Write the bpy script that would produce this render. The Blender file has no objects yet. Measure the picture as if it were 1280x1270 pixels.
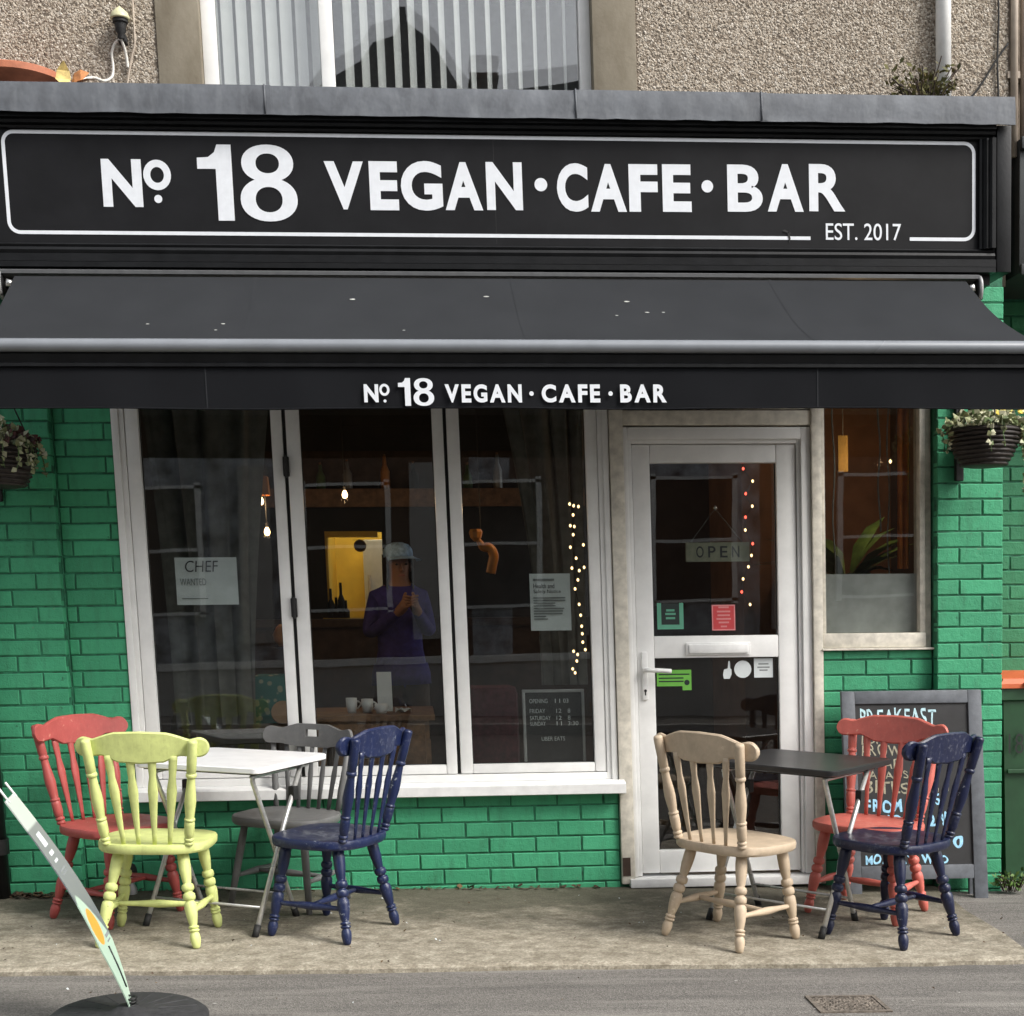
import bpy, bmesh, math, random
from mathutils import Vector, Matrix
random.seed(18)
SC = bpy.context.scene
COL = SC.collection
# ------------------------------------------------------------------ camera
cam_d = bpy.data.cameras.new("camera")
cam = bpy.data.objects.new("camera", cam_d)
COL.objects.link(cam)
_r = Vector((0.99734745, -0.06860967, -0.02430598))
_d = Vector((-0.03219259, -0.11629282, -0.99269311))
_f = Vector((0.06528174, 0.99084242, -0.11819307))
cam.matrix_world = Matrix(((_r.x, -_d.x, -_f.x, 0.0), (_r.y, -_d.y, -_f.y, -6.6), (_r.z, -_d.z, -_f.z, 1.35443), (0, 0, 0, 1)))
cam_d.sensor_width = 36
cam_d.lens = 49.155
cam_d.shift_x = 0.0045
cam_d.shift_y = 0.2577
cam_d.clip_start = 0.05
cam_d.clip_end = 400
SC.camera = cam
# ------------------------------------------------------------------ world, sun, exposure (overcast day)
world = bpy.data.worlds.new("World")
SC.world = world
world.use_nodes = True
wn = world.node_tree.nodes
wl = world.node_tree.links
for n_ in list(wn):
    wn.remove(n_)
w_out = wn.new("ShaderNodeOutputWorld")
w_bg = wn.new("ShaderNodeBackground")
w_hs = wn.new("ShaderNodeHueSaturation")
w_sky = wn.new("ShaderNodeTexSky")
w_sky.sky_type = 'NISHITA'
w_sky.sun_disc = False
w_sky.sun_elevation = math.radians(43)
w_sky.sun_rotation = math.radians(124)
w_sky.dust_density = 4.0
w_sky.ozone_density = 1.0
w_hs.inputs['Saturation'].default_value = 0.22
wl.new(w_sky.outputs[0], w_hs.inputs['Color'])
wl.new(w_hs.outputs[0], w_bg.inputs['Color'])
w_bg.inputs['Strength'].default_value = 0.15
wl.new(w_bg.outputs[0], w_out.inputs['Surface'])
sun_d = bpy.data.lights.new("sun", 'SUN')
sun_d.energy = 1.5
sun_d.angle = math.radians(20)
sun_d.color = (1.0, 0.96, 0.9)
sun = bpy.data.objects.new("sun", sun_d)
COL.objects.link(sun)
sun.rotation_euler = (math.radians(47), 0, math.radians(56))
SC.view_settings.view_transform = 'Standard'
SC.view_settings.look = 'None'
SC.view_settings.exposure = 0.84
SC.view_settings.gamma = 1.0
SC.view_settings.use_curve_mapping = False
SC.cycles.max_bounces = 10
SC.cycles.transparent_max_bounces = 16
SC.cycles.caustics_reflective = False
SC.cycles.caustics_refractive = False

# ------------------------------------------------------------------ materials
def srgb(r, g, b):
    def f(c):
        c /= 255.0
        return c / 12.92 if c <= 0.04045 else ((c + 0.055) / 1.055) ** 2.4
    return (f(r), f(g), f(b), 1.0)

class NT:
    def __init__(s, name):
        s.m = bpy.data.materials.new(name)
        s.m.use_nodes = True
        s.n = s.m.node_tree.nodes
        s.l = s.m.node_tree.links
        for x in list(s.n):
            s.n.remove(x)
        s.out = s.n.new("ShaderNodeOutputMaterial")
        s.co = s.n.new("ShaderNodeTexCoord")
    def node(s, t, **kw):
        x = s.n.new(t)
        for k, v in kw.items():
            setattr(x, k, v)
        return x
    def set(s, sock, v):
        if hasattr(v, 'is_output') or isinstance(v, bpy.types.NodeSocket):
            s.l.new(v, sock)
        else:
            sock.default_value = v
    def noise(s, scale, detail=3.0, rough=0.55, vec=None, dist=0.0, stretch=None):
        x = s.node("ShaderNodeTexNoise")
        x.inputs['Scale'].default_value = scale
        x.inputs['Detail'].default_value = detail
        x.inputs['Roughness'].default_value = rough
        x.inputs['Distortion'].default_value = dist
        v = vec or s.co.outputs['Object']
        if stretch:
            mp = s.node("ShaderNodeMapping")
            mp.inputs['Scale'].default_value = stretch
            s.l.new(v, mp.inputs['Vector'])
            v = mp.outputs[0]
        s.l.new(v, x.inputs['Vector'])
        return x.outputs['Fac']
    def ramp(s, fac, a, b, ca=(0, 0, 0, 1), cb=(1, 1, 1, 1)):
        x = s.node("ShaderNodeValToRGB")
        x.color_ramp.elements[0].position = a
        x.color_ramp.elements[1].position = b
        x.color_ramp.elements[0].color = ca
        x.color_ramp.elements[1].color = cb
        s.l.new(fac, x.inputs['Fac'])
        return x.outputs['Color']
    def mix(s, fac, a, b, mode='MIX'):
        x = s.node("ShaderNodeMixRGB", blend_type=mode)
        s.set(x.inputs[0], fac)
        s.set(x.inputs[1], a)
        s.set(x.inputs[2], b)
        return x.outputs[0]
    def math(s, op, a, b=0.0):
        x = s.node("ShaderNodeMath", operation=op)
        s.set(x.inputs[0], a)
        s.set(x.inputs[1], b)
        return x.outputs[0]
    def bump(s, h, strength=0.3, dist=0.01):
        x = s.node("ShaderNodeBump")
        x.inputs['Strength'].default_value = strength
        x.inputs['Distance'].default_value = dist
        s.l.new(h, x.inputs['Height'])
        return x.outputs[0]
    def bsdf(s, col, rough=0.6, metal=0.0, normal=None, spec=0.5):
        b = s.node("ShaderNodeBsdfPrincipled")
        s.set(b.inputs['Base Color'], col)
        s.set(b.inputs['Roughness'], rough)
        s.set(b.inputs['Metallic'], metal)
        s.set(b.inputs['Specular IOR Level'], spec)
        if normal is not None:
            s.l.new(normal, b.inputs['Normal'])
        s.l.new(b.outputs[0], s.out.inputs['Surface'])
        return b

def plain(name, col, rough=0.6, metal=0.0, var=0.12, scale=30.0, bump=0.06, spec=0.5, coord='Object'):
    t = NT(name)
    v = t.co.outputs[coord]
    f = t.noise(scale, 4, 0.6, vec=v)
    dark = tuple(c * (1 - var * 1.6) for c in col[:3]) + (1,)
    lite = tuple(min(1, c * (1 + var)) for c in col[:3]) + (1,)
    c = t.mix(t.ramp(f, 0.3, 0.7), dark, lite)
    f2 = t.noise(scale * 0.11, 3, 0.5, vec=v)
    c = t.mix(t.math('MULTIPLY', t.ramp(f2, 0.45, 0.75), var), c, tuple(x * 0.55 for x in col[:3]) + (1,))
    rr = t.math('ADD', t.math('MULTIPLY', f2, 0.2), rough - 0.1)
    t.bsdf(c, rr, metal, t.bump(t.noise(scale * 6, 2, vec=v), bump, 0.004) if bump else None, spec)
    return t.m

def emit(name, col, strength):
    t = NT(name)
    e = t.node("ShaderNodeEmission")
    e.inputs[0].default_value = col
    e.inputs[1].default_value = strength
    t.l.new(e.outputs[0], t.out.inputs['Surface'])
    return t.m

def mat_brick(name, base):
    t = NT(name)
    oi = t.node("ShaderNodeObjectInfo")
    g = t.node("ShaderNodeNewGeometry")
    dark = tuple(c * 0.80 for c in base[:3]) + (1,)
    lite = tuple(c * 1.14 for c in base[:3]) + (1,)
    c = t.mix(oi.outputs['Random'], dark, lite)
    sc = t.noise(55, 4, 0.6, vec=g.outputs['Position'], stretch=(0.6, 1, 1.5))
    c = t.mix(t.math('MULTIPLY', t.ramp(sc, 0.35, 0.75), 0.22), c, tuple(x * 0.62 for x in base[:3]) + (1,))
    # drips and grime down the wall, chips of bare pale render
    st = t.noise(6, 4, 0.65, vec=g.outputs['Position'], stretch=(3.5, 1, 0.8))
    c = t.mix(t.math('MULTIPLY', t.ramp(st, 0.5, 0.78), 0.38), c, (0.035, 0.075, 0.045, 1))
    fd = t.noise(1.9, 4, 0.6, vec=g.outputs['Position'])
    c = t.mix(t.math('MULTIPLY', t.ramp(fd, 0.45, 0.7), 0.25), c, tuple(min(1, x * 1.5 + 0.02) for x in base[:3]) + (1,))
    ch = t.math('ADD', t.math('MULTIPLY', t.noise(11, 4, 0.65, vec=g.outputs['Position']), 0.55), t.math('MULTIPLY', t.noise(70, 4, 0.7, vec=g.outputs['Position']), 0.45))
    c = t.mix(t.ramp(ch, 0.655, 0.67), c, (0.16, 0.21, 0.15, 1))
    c = t.mix(t.math('MULTIPLY', t.ramp(t.noise(23, 5, 0.7, vec=g.outputs['Position']), 0.66, 0.72), 0.7), c, (0.010, 0.045, 0.025, 1))
    h = t.noise(160, 3, 0.6, vec=g.outputs['Position'])
    h2 = t.math('ADD', h, t.math('MULTIPLY', t.noise(45, 4, 0.6, vec=g.outputs['Position']), 1.5))
    t.bsdf(c, t.math('ADD', t.math('MULTIPLY', st, 0.3), 0.45), 0, t.bump(h2, 0.5, 0.004), 0.3)
    return t.m

def mat_chair(name, base, chip, worn=0.71, rough=0.42, edge=0.35, seat=0.0):
    t = NT(name)
    o = t.co.outputs['Object']
    f = t.noise(16, 4, 0.6)
    c = t.mix(t.ramp(f, 0.3, 0.75), tuple(x * 0.82 for x in base[:3]) + (1,), tuple(min(1, x * 1.08) for x in base[:3]) + (1,))
    gr = t.noise(30, 4, 0.7, stretch=(1, 1, 0.12))
    c = t.mix(t.math('MULTIPLY', t.ramp(gr, 0.5, 0.8), 0.3), c, tuple(x * 0.6 for x in base[:3]) + (1,))
    ch = t.math('ADD', t.math('MULTIPLY', t.noise(8, 3, 0.6), 0.6), t.math('MULTIPLY', t.noise(55, 4, 0.7), 0.4))
    c = t.mix(t.ramp(ch, worn, worn + 0.015), c, chip)
    g = t.node("ShaderNodeNewGeometry")
    pt = t.ramp(g.outputs['Pointiness'], 0.54, 0.62)
    ed = t.math('MULTIPLY', pt, t.ramp(t.noise(60, 4, 0.7), 0.55, 0.62))
    c = t.mix(t.math('MULTIPLY', ed, 0.85 * edge), c, chip)
    # seat top worn through where people sit, darker in the creases of the turnings
    sx = t.node("ShaderNodeSeparateXYZ")
    t.l.new(o, sx.inputs[0])
    if seat > 0:
        rr = t.math('ADD', t.math('MULTIPLY', sx.outputs['X'], sx.outputs['X']), t.math('MULTIPLY', sx.outputs['Y'], sx.outputs['Y']))
        disc = t.ramp(rr, 0.004, 0.03, (1, 1, 1, 1), (0, 0, 0, 1))
        band = t.math('MULTIPLY', t.math('GREATER_THAN', sx.outputs['Z'], 0.403), t.math('LESS_THAN', sx.outputs['Z'], 0.417))
        wn_ = t.ramp(t.noise(14, 6, 0.75, dist=0.8), 0.50, 0.60)
        c = t.mix(t.math('MULTIPLY', t.math('MULTIPLY', disc, band), t.math('MULTIPLY', wn_, seat)), c, chip)
    gm_ = t.ramp(t.noise(9, 5, 0.7, stretch=(1, 1, 0.5)), 0.52, 0.72)
    c = t.mix(t.math('MULTIPLY', gm_, 0.22), c, tuple(x * 0.35 + 0.012 for x in base[:3]) + (1,))
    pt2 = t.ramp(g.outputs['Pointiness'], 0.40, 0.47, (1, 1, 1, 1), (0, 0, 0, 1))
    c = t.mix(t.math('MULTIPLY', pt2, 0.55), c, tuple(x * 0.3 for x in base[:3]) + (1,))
    br = t.noise(70, 3, 0.6, stretch=(1, 1, 0.08))
    t.bsdf(c, t.math('ADD', t.math('MULTIPLY', f, 0.35), rough - 0.12), 0, t.bump(t.math('ADD', gr, br), 0.28, 0.003), 0.45)
    return t.m

def mat_glass(name, tint=(1, 1, 1, 1), gain=1.0, dirt=0.0):
    t = NT(name)
    tr = t.node("ShaderNodeBsdfTransparent")
    tr.inputs[0].default_value = tint
    gl = t.node("ShaderNodeBsdfGlossy")
    gl.inputs['Roughness'].default_value = 0.008
    wob = t.bump(t.noise(1.6, 2, 0.4), 0.03, 0.02)
    t.l.new(wob, gl.inputs['Normal'])
    fr = t.node("ShaderNodeFresnel")
    ge = t.node("ShaderNodeNewGeometry")
    # thin sheet: the same 1.5 seen from either face
    t.l.new(t.math('SUBTRACT', 1.5, t.math('MULTIPLY', ge.outputs['Backfacing'], 1.5 - 1 / 1.5)), fr.inputs['IOR'])
    mx = t.node("ShaderNodeMixShader")
    t.l.new(t.math('MULTIPLY', fr.outputs[0], gain), mx.inputs[0])
    t.l.new(tr.outputs[0], mx.inputs[1])
    t.l.new(gl.outputs[0], mx.inputs[2])
    last = mx.outputs[0]
    if dirt > 0:
        df = t.node("ShaderNodeBsdfDiffuse")
        df.inputs[0].default_value = (0.5, 0.5, 0.47, 1)
        m2 = t.node("ShaderNodeMixShader")
        d = t.ramp(t.noise(3, 5, 0.7, stretch=(4, 1, 0.6)), 0.4, 0.8)
        t.l.new(t.math('MULTIPLY', d, dirt), m2.inputs[0])
        t.l.new(last, m2.inputs[1])
        t.l.new(df.outputs[0], m2.inputs[2])
        last = m2.outputs[0]
    t.l.new(last, t.out.inputs['Surface'])
    return t.m

M = {}
M['green'] = mat_brick("green_painted_brick", (0.056, 0.325, 0.165, 1))
M['mortar'] = plain("green_painted_mortar", (0.022, 0.155, 0.080, 1), 0.75, var=0.4, scale=22, bump=0.4)
M['shade_green'] = mat_brick("shade_green_brick", (0.045, 0.22, 0.105, 1))  # passage brick: the green darkened, shade of the passage put into the colour
M['upvc'] = plain("white_upvc", (0.82, 0.82, 0.80, 1), 0.32, var=0.05, scale=9, bump=0.0)
M['upvc_sill'] = plain("white_upvc_sill", (0.80, 0.80, 0.785, 1), 0.35, var=0.07, scale=14, bump=0.0)
M['cream'] = plain("cream_wood_paint", (0.66, 0.62, 0.53, 1), 0.5, var=0.16, scale=20, bump=0.1)
M['gasket'] = plain("black_rubber", (0.012, 0.012, 0.012, 1), 0.7, var=0.1)
M['black_paint'] = plain("black_sign_paint", (0.0095, 0.010, 0.011, 1), 0.4, var=0.22, scale=12, bump=0.12, spec=0.22)
M['black_board'] = plain("black_sign_board", (0.0105, 0.0107, 0.012, 1), 0.5, var=0.18, scale=5, bump=0.08, spec=0.16)
M['sign_white'] = plain("white_sign_lettering", (0.70, 0.725, 0.76, 1), 0.45, var=0.04, bump=0.0)
M['steel'] = plain("brushed_steel", (0.62, 0.62, 0.6, 1), 0.32, 0.9, var=0.08, scale=60)
M['tube'] = plain("grey_metal_tube", (0.60, 0.60, 0.58, 1), 0.3, 0.55, var=0.12, scale=40)
M['alu'] = plain("grey_powder_coat", (0.20, 0.215, 0.235, 1), 0.26, 0.0, var=0.06, scale=8, bump=0.0, spec=0.6)
M['alu_light'] = plain("pale_aluminium", (0.30, 0.30, 0.30, 1), 0.4, 0.3, var=0.1, scale=14, bump=0.0)
M['iron'] = plain("black_iron", (0.014, 0.014, 0.014, 1), 0.55, 0.2, var=0.3)
M['white_plastic'] = plain("white_plastic", (0.78, 0.78, 0.76, 1), 0.35, var=0.05, bump=0.0)
M['white_table'] = plain("white_table_top", (0.80, 0.80, 0.80, 1), 0.35, var=0.05, scale=12, bump=0.0)
M['black_table'] = plain("black_table_top", (0.018, 0.018, 0.019, 1), 0.38, var=0.2, scale=12, bump=0.0)
M['paper'] = plain("white_paper", (0.62, 0.66, 0.66, 1), 0.8, var=0.05, scale=9, bump=0.03)
M['ink'] = plain("black_ink", (0.05, 0.05, 0.055, 1), 0.8, var=0.05, bump=0.0)
M['grey_ink'] = plain("grey_ink", (0.22, 0.24, 0.24, 1), 0.8, var=0.05, bump=0.0)
M['wood'] = plain("brown_wood", (0.20, 0.105, 0.05, 1), 0.55, var=0.3, scale=18, bump=0.15)
M['dark_wood'] = plain("dark_wood", (0.045, 0.025, 0.016, 1), 0.6, var=0.3, scale=15, bump=0.15)
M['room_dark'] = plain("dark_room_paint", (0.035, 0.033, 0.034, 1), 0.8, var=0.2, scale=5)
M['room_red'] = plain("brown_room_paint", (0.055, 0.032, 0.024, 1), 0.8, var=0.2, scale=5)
M['kitchen_yellow'] = plain("yellow_kitchen_paint", (0.72, 0.47, 0.05, 1), 0.6, var=0.1, scale=6)
M['gauze'] = plain("pale_curtain_cloth", (0.16, 0.16, 0.15, 1), 0.9, var=0.18, scale=14, bump=0.1)
M['frost'] = plain("frosted_window_film", (0.42, 0.42, 0.40, 1), 0.6, var=0.18, scale=7, bump=0.03)
M['slat'] = plain("white_blind_slat", (0.86, 0.88, 0.84, 1), 0.6, var=0.05, scale=8, bump=0.02)
M['terracotta'] = plain("terracotta", (0.42, 0.145, 0.075, 1), 0.7, var=0.18, scale=16, bump=0.1)
M['dry_leaf'] = plain("dry_leaf", (0.62, 0.36, 0.12, 1), 0.8, var=0.4, scale=20)
M['bulb'] = emit("lit_warm_bulb", (1.0, 0.62, 0.28, 1), 6.0)
M['fairy'] = emit("lit_fairy_bulb", (1.0, 0.66, 0.30, 1), 2.6)
M['fairy_red'] = emit("lit_red_bulb", (1.0, 0.10, 0.06, 1), 2.4)
M['kitchen_lamp'] = emit("kitchen_ceiling_lamp", (1.0, 0.93, 0.78, 1), 9.0)
M['glass'] = mat_glass("shop_glass", (0.88, 0.90, 0.89, 1), 1.65, 0.004)
M['glass_up'] = mat_glass("upstairs_glass", (0.98, 0.985, 0.985, 1), 2.1, 0.01)
M['chalk'] = plain("pale_blue_chalk", (0.50, 0.72, 0.78, 1), 0.9, var=0.2, scale=80, bump=0.0)
M['chalk_bright'] = plain("bright_blue_chalk", (0.36, 0.68, 0.95, 1), 0.9, var=0.15, scale=80, bump=0.0)
M['chalk_cream'] = plain("cream_chalk", (0.36, 0.34, 0.25, 1), 0.9, var=0.25, scale=80, bump=0.0)
M['chalkboard'] = plain("chalkboard_slate", (0.022, 0.022, 0.023, 1), 0.7, var=0.25, scale=7, bump=0.05)
M['board_frame'] = plain("grey_board_frame", (0.105, 0.115, 0.13, 1), 0.55, var=0.18, scale=20, bump=0.12)
M['bin_green'] = plain("dark_green_bin_plastic", (0.014, 0.060, 0.022, 1), 0.5, var=0.15, scale=9, bump=0.08)
M['bin_lid'] = plain("orange_bin_lid", (0.62, 0.13, 0.045, 1), 0.5, var=0.1, scale=9, bump=0.05)
M['rubber'] = plain("recycled_rubber", (0.028, 0.028, 0.03, 1), 0.75, var=0.3, scale=50, bump=0.3)
M['sticker_green'] = plain("green_sticker", (0.14, 0.42, 0.06, 1), 0.5, var=0.05, bump=0.0)
M['sticker_teal'] = plain("teal_sticker", (0.10, 0.33, 0.22, 1), 0.5, var=0.05, bump=0.0)
M['sticker_red'] = plain("red_sticker", (0.50, 0.045, 0.05, 1), 0.5, var=0.05, bump=0.0)
M['sticker_dark'] = plain("dark_sticker", (0.01, 0.02, 0.018, 1), 0.5, var=0.05, bump=0.0)
M['wicker'] = plain("black_wicker", (0.028, 0.020, 0.016, 1), 0.6, var=0.4, scale=60, bump=0.2)
M['orange_toy'] = plain("orange_brown_glaze", (0.55, 0.22, 0.04, 1), 0.4, var=0.2, scale=10, bump=0.0)
M['skin'] = plain("skin", (0.30, 0.155, 0.105, 1), 0.55, var=0.08, scale=30)
M['jacket'] = plain("purple_jacket_cloth", (0.042, 0.034, 0.24, 1), 0.8, var=0.2, scale=30, bump=0.2)
M['trousers'] = plain("brown_trouser_cloth", (0.075, 0.05, 0.035, 1), 0.85, var=0.2, scale=30, bump=0.2)
M['cap'] = plain("pale_blue_cap_cloth", (0.30, 0.50, 0.80, 1), 0.85, var=0.25, scale=40, bump=0.2)
M['hair'] = plain("dark_hair", (0.022, 0.015, 0.012, 1), 0.6, var=0.3, scale=60, bump=0.3)
M['plant_green'] = plain("dark_plant_leaf", (0.07, 0.14, 0.035, 1), 0.55, var=0.4, scale=12)
M['render_pale'] = plain("pale_house_render", (0.46, 0.45, 0.43, 1), 0.85, var=0.1, scale=3)
M['slate'] = plain("slate_roof", (0.045, 0.047, 0.052, 1), 0.6, var=0.3, scale=6, bump=0.3)
M['brick_far'] = plain("dark_house_brick", (0.10, 0.062, 0.045, 1), 0.85, var=0.3, scale=9, bump=0.2)
M['drain_rust'] = plain("rusty_iron", (0.155, 0.13, 0.105, 1), 0.85, 0.0, var=0.4, scale=70, bump=0.6)
M['pipe_beige'] = plain("beige_pipe", (0.42, 0.35, 0.28, 1), 0.55, var=0.12, scale=12)
M['nb_paint'] = plain("charcoal_fascia_paint", (0.036, 0.040, 0.040, 1), 0.5, var=0.15, scale=8)

def island_mat(name, cols, rough=0.6, bump=0.0, trans=0.0):
    t = NT(name)
    g = t.node("ShaderNodeNewGeometry")
    r = t.node("ShaderNodeValToRGB")
    r.color_ramp.interpolation = 'LINEAR'
    els = r.color_ramp.elements
    while len(els) < len(cols):
        els.new(0.5)
    for i, c in enumerate(cols):
        els[i].position = i / max(1, len(cols) - 1)
        els[i].color = c
    t.l.new(g.outputs['Random Per Island'], r.inputs['Fac'])
    t.bsdf(r.outputs[0], rough, 0, t.bump(t.noise(200, 2), bump, 0.002) if bump else None, 0.35)
    return t.m
M['pebble'] = island_mat("dash_pebbles", [(0.24, 0.19, 0.14, 1), (0.33, 0.28, 0.22, 1), (0.40, 0.345, 0.28, 1), (0.50, 0.45, 0.375, 1), (0.29, 0.235, 0.175, 1), (0.60, 0.55, 0.48, 1)], 0.8)
M['dash_bed'] = plain("dash_bedding", (0.21, 0.17, 0.13, 1), 0.9, var=0.3, scale=30, bump=0.4)
M['ivy'] = island_mat("variegated_ivy", [(0.06, 0.10, 0.03, 1), (0.40, 0.40, 0.22, 1), (0.10, 0.15, 0.05, 1), (0.62, 0.60, 0.42, 1), (0.05, 0.07, 0.03, 1)], 0.5)
M['heuchera'] = island_mat("bronze_leaves", [(0.05, 0.018, 0.018, 1), (0.10, 0.035, 0.03, 1), (0.03, 0.015, 0.012, 1)], 0.5)
M['petal'] = island_mat("yellow_petals", [(0.75, 0.42, 0.02, 1), (0.80, 0.62, 0.06, 1), (0.72, 0.68, 0.40, 1)], 0.6)
M['weed'] = island_mat("weed_leaves", [(0.05, 0.11, 0.025, 1), (0.11, 0.19, 0.04, 1), (0.08, 0.13, 0.035, 1)], 0.6)
M['shrub'] = island_mat("shrub_leaves", [(0.05, 0.055, 0.018, 1), (0.13, 0.12, 0.04, 1), (0.09, 0.085, 0.02, 1), (0.17, 0.13, 0.05, 1)], 0.7)
M['litter'] = island_mat("leaf_litter", [(0.05, 0.032, 0.02, 1), (0.10, 0.06, 0.035, 1), (0.03, 0.022, 0.017, 1), (0.16, 0.10, 0.05, 1)], 0.85)

def mat_concrete():
    t = NT("mossy_concrete")
    o = t.co.outputs['Object']
    big = t.noise(1.7, 5, 0.62, dist=0.3)
    fine = t.noise(85, 5, 0.75)
    mid = t.noise(15, 6, 0.72, stretch=(0.85, 1.05, 1))
    c = t.mix(t.ramp(mid, 0.36, 0.64), (0.225, 0.198, 0.148, 1), (0.50, 0.455, 0.365, 1))
    c = t.mix(t.math('MULTIPLY', t.ramp(fine, 0.40, 0.60), 0.6), c, (0.13, 0.108, 0.075, 1))
    # moss and damp stain plus wall-foot shade painted in, with a ragged edge
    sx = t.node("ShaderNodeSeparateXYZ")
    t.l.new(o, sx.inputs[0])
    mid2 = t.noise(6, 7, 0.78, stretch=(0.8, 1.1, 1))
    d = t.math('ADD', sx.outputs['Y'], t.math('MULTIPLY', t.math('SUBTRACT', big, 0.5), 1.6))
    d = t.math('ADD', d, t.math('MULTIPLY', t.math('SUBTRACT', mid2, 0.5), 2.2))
    foot_dark = t.ramp(t.math('ADD', d, 1.25), 0.22, 0.95)
    c = t.mix(t.math('MULTIPLY', foot_dark, 0.80), c, (0.066, 0.062, 0.043, 1))
    sp = t.node("ShaderNodeTexVoronoi")
    sp.inputs['Scale'].default_value = 150
    t.l.new(o, sp.inputs['Vector'])
    c = t.mix(t.math('MULTIPLY', t.ramp(sp.outputs['Distance'], 0.12, 0.2, (1, 1, 1, 1), (0, 0, 0, 1)), 0.5), c, (0.42, 0.38, 0.30, 1))
    h = t.math('ADD', t.math('MULTIPLY', fine, 0.6), mid)
    t.bsdf(c, 0.88, 0, t.bump(h, 0.8, 0.010), 0.3)
    return t.m
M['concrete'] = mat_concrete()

def mat_asphalt(name, tone=1.0):
    t = NT(name)
    o = t.co.outputs['Object']
    v = t.node("ShaderNodeTexVoronoi")
    v.inputs['Scale'].default_value = 190
    t.l.new(o, v.inputs['Vector'])
    c = t.mix(t.ramp(v.outputs['Color'], 0.2, 0.9), (0.095 * tone, 0.088 * tone, 0.08 * tone, 1), (0.19 * tone, 0.178 * tone, 0.162 * tone, 1))
    st = t.noise(2.6, 6, 0.7, stretch=(0.3, 3.2, 1))
    c = t.mix(t.math('MULTIPLY', t.ramp(st, 0.45, 0.7), 0.5), c, (0.062 * tone, 0.058 * tone, 0.054 * tone, 1))
    lt = t.noise(4, 6, 0.72, stretch=(0.22, 2.4, 1))
    c = t.mix(t.math('MULTIPLY', t.ramp(lt, 0.50, 0.68), 0.5), c, (0.25 * tone, 0.235 * tone, 0.21 * tone, 1))
    sp = t.noise(120, 3, 0.6)
    c = t.mix(t.ramp(sp, 0.71, 0.74), c, (0.34, 0.33, 0.30, 1))
    h = t.math('ADD', v.outputs['Distance'], t.math('MULTIPLY', t.noise(40, 4), 0.8))
    t.bsdf(c, 0.85, 0, t.bump(h, 0.5, 0.006), 0.35)
    return t.m
M['asphalt'] = mat_asphalt("pavement_asphalt", 1.12)
M['road'] = mat_asphalt("road_asphalt", 0.75)
M['kerb'] = plain("granite_kerb", (0.36, 0.345, 0.32, 1), 0.8, var=0.25, scale=60, bump=0.4)

def mat_lead():
    t = NT("weathered_lead")
    oi = t.node("ShaderNodeObjectInfo")
    g = t.node("ShaderNodeNewGeometry")
    p = g.outputs['Position']
    a = t.noise(7, 5, 0.65, vec=p, stretch=(1.0, 1, 0.5))
    b = t.noise(9, 4, 0.65, vec=p, stretch=(1.6, 1, 0.5))
    c = t.mix(t.ramp(a, 0.3, 0.7), (0.070, 0.076, 0.087, 1), (0.15, 0.162, 0.18, 1))
    c = t.mix(t.math('MULTIPLY', t.ramp(b, 0.5, 0.8), 0.55), c, (0.22, 0.235, 0.25, 1))
    c = t.mix(t.math('MULTIPLY', t.ramp(t.noise(4, 4, 0.7, vec=p), 0.55, 0.75), 0.5), c, (0.05, 0.052, 0.057, 1))
    c = t.mix(t.math('MULTIPLY', oi.outputs['Random'], 0.2), c, (0.06, 0.06, 0.065, 1))
    t.bsdf(c, 0.6, 0.15, t.bump(t.noise(9, 3, 0.6, vec=p), 0.35, 0.012), 0.5)
    return t.m
M['lead'] = mat_lead()

def mat_fabric(name, col, tex=700):
    t = NT(name)
    a = t.noise(3, 4, 0.6)
    c = t.mix(t.ramp(a, 0.3, 0.75), tuple(x * 0.85 for x in col[:3]) + (1,), tuple(x * 1.12 for x in col[:3]) + (1,))
    fi = t.noise(tex, 2, 0.6)
    c = t.mix(t.math('MULTIPLY', t.ramp(fi, 0.35, 0.65), 0.35), c, tuple(x * 1.9 for x in col[:3]) + (1,))
    t.bsdf(c, 0.85, 0, t.bump(fi, 0.3, 0.002), 0.08)
    return t.m
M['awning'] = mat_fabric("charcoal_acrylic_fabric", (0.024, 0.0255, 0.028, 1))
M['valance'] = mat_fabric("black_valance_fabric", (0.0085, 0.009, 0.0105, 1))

def mat_stone():
    t = NT("weathered_surround")
    g = t.node("ShaderNodeNewGeometry")
    a = t.noise(5, 5, 0.65, vec=g.outputs['Position'], stretch=(1.5, 1, 0.7))
    c = t.mix(t.ramp(a, 0.3, 0.75), (0.17, 0.145, 0.105, 1), (0.275, 0.245, 0.19, 1))
    t.bsdf(c, 0.85, 0, t.bump(t.noise(60, 4, vec=g.outputs['Position']), 0.3, 0.004), 0.3)
    return t.m
M['surround'] = mat_stone()

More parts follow.
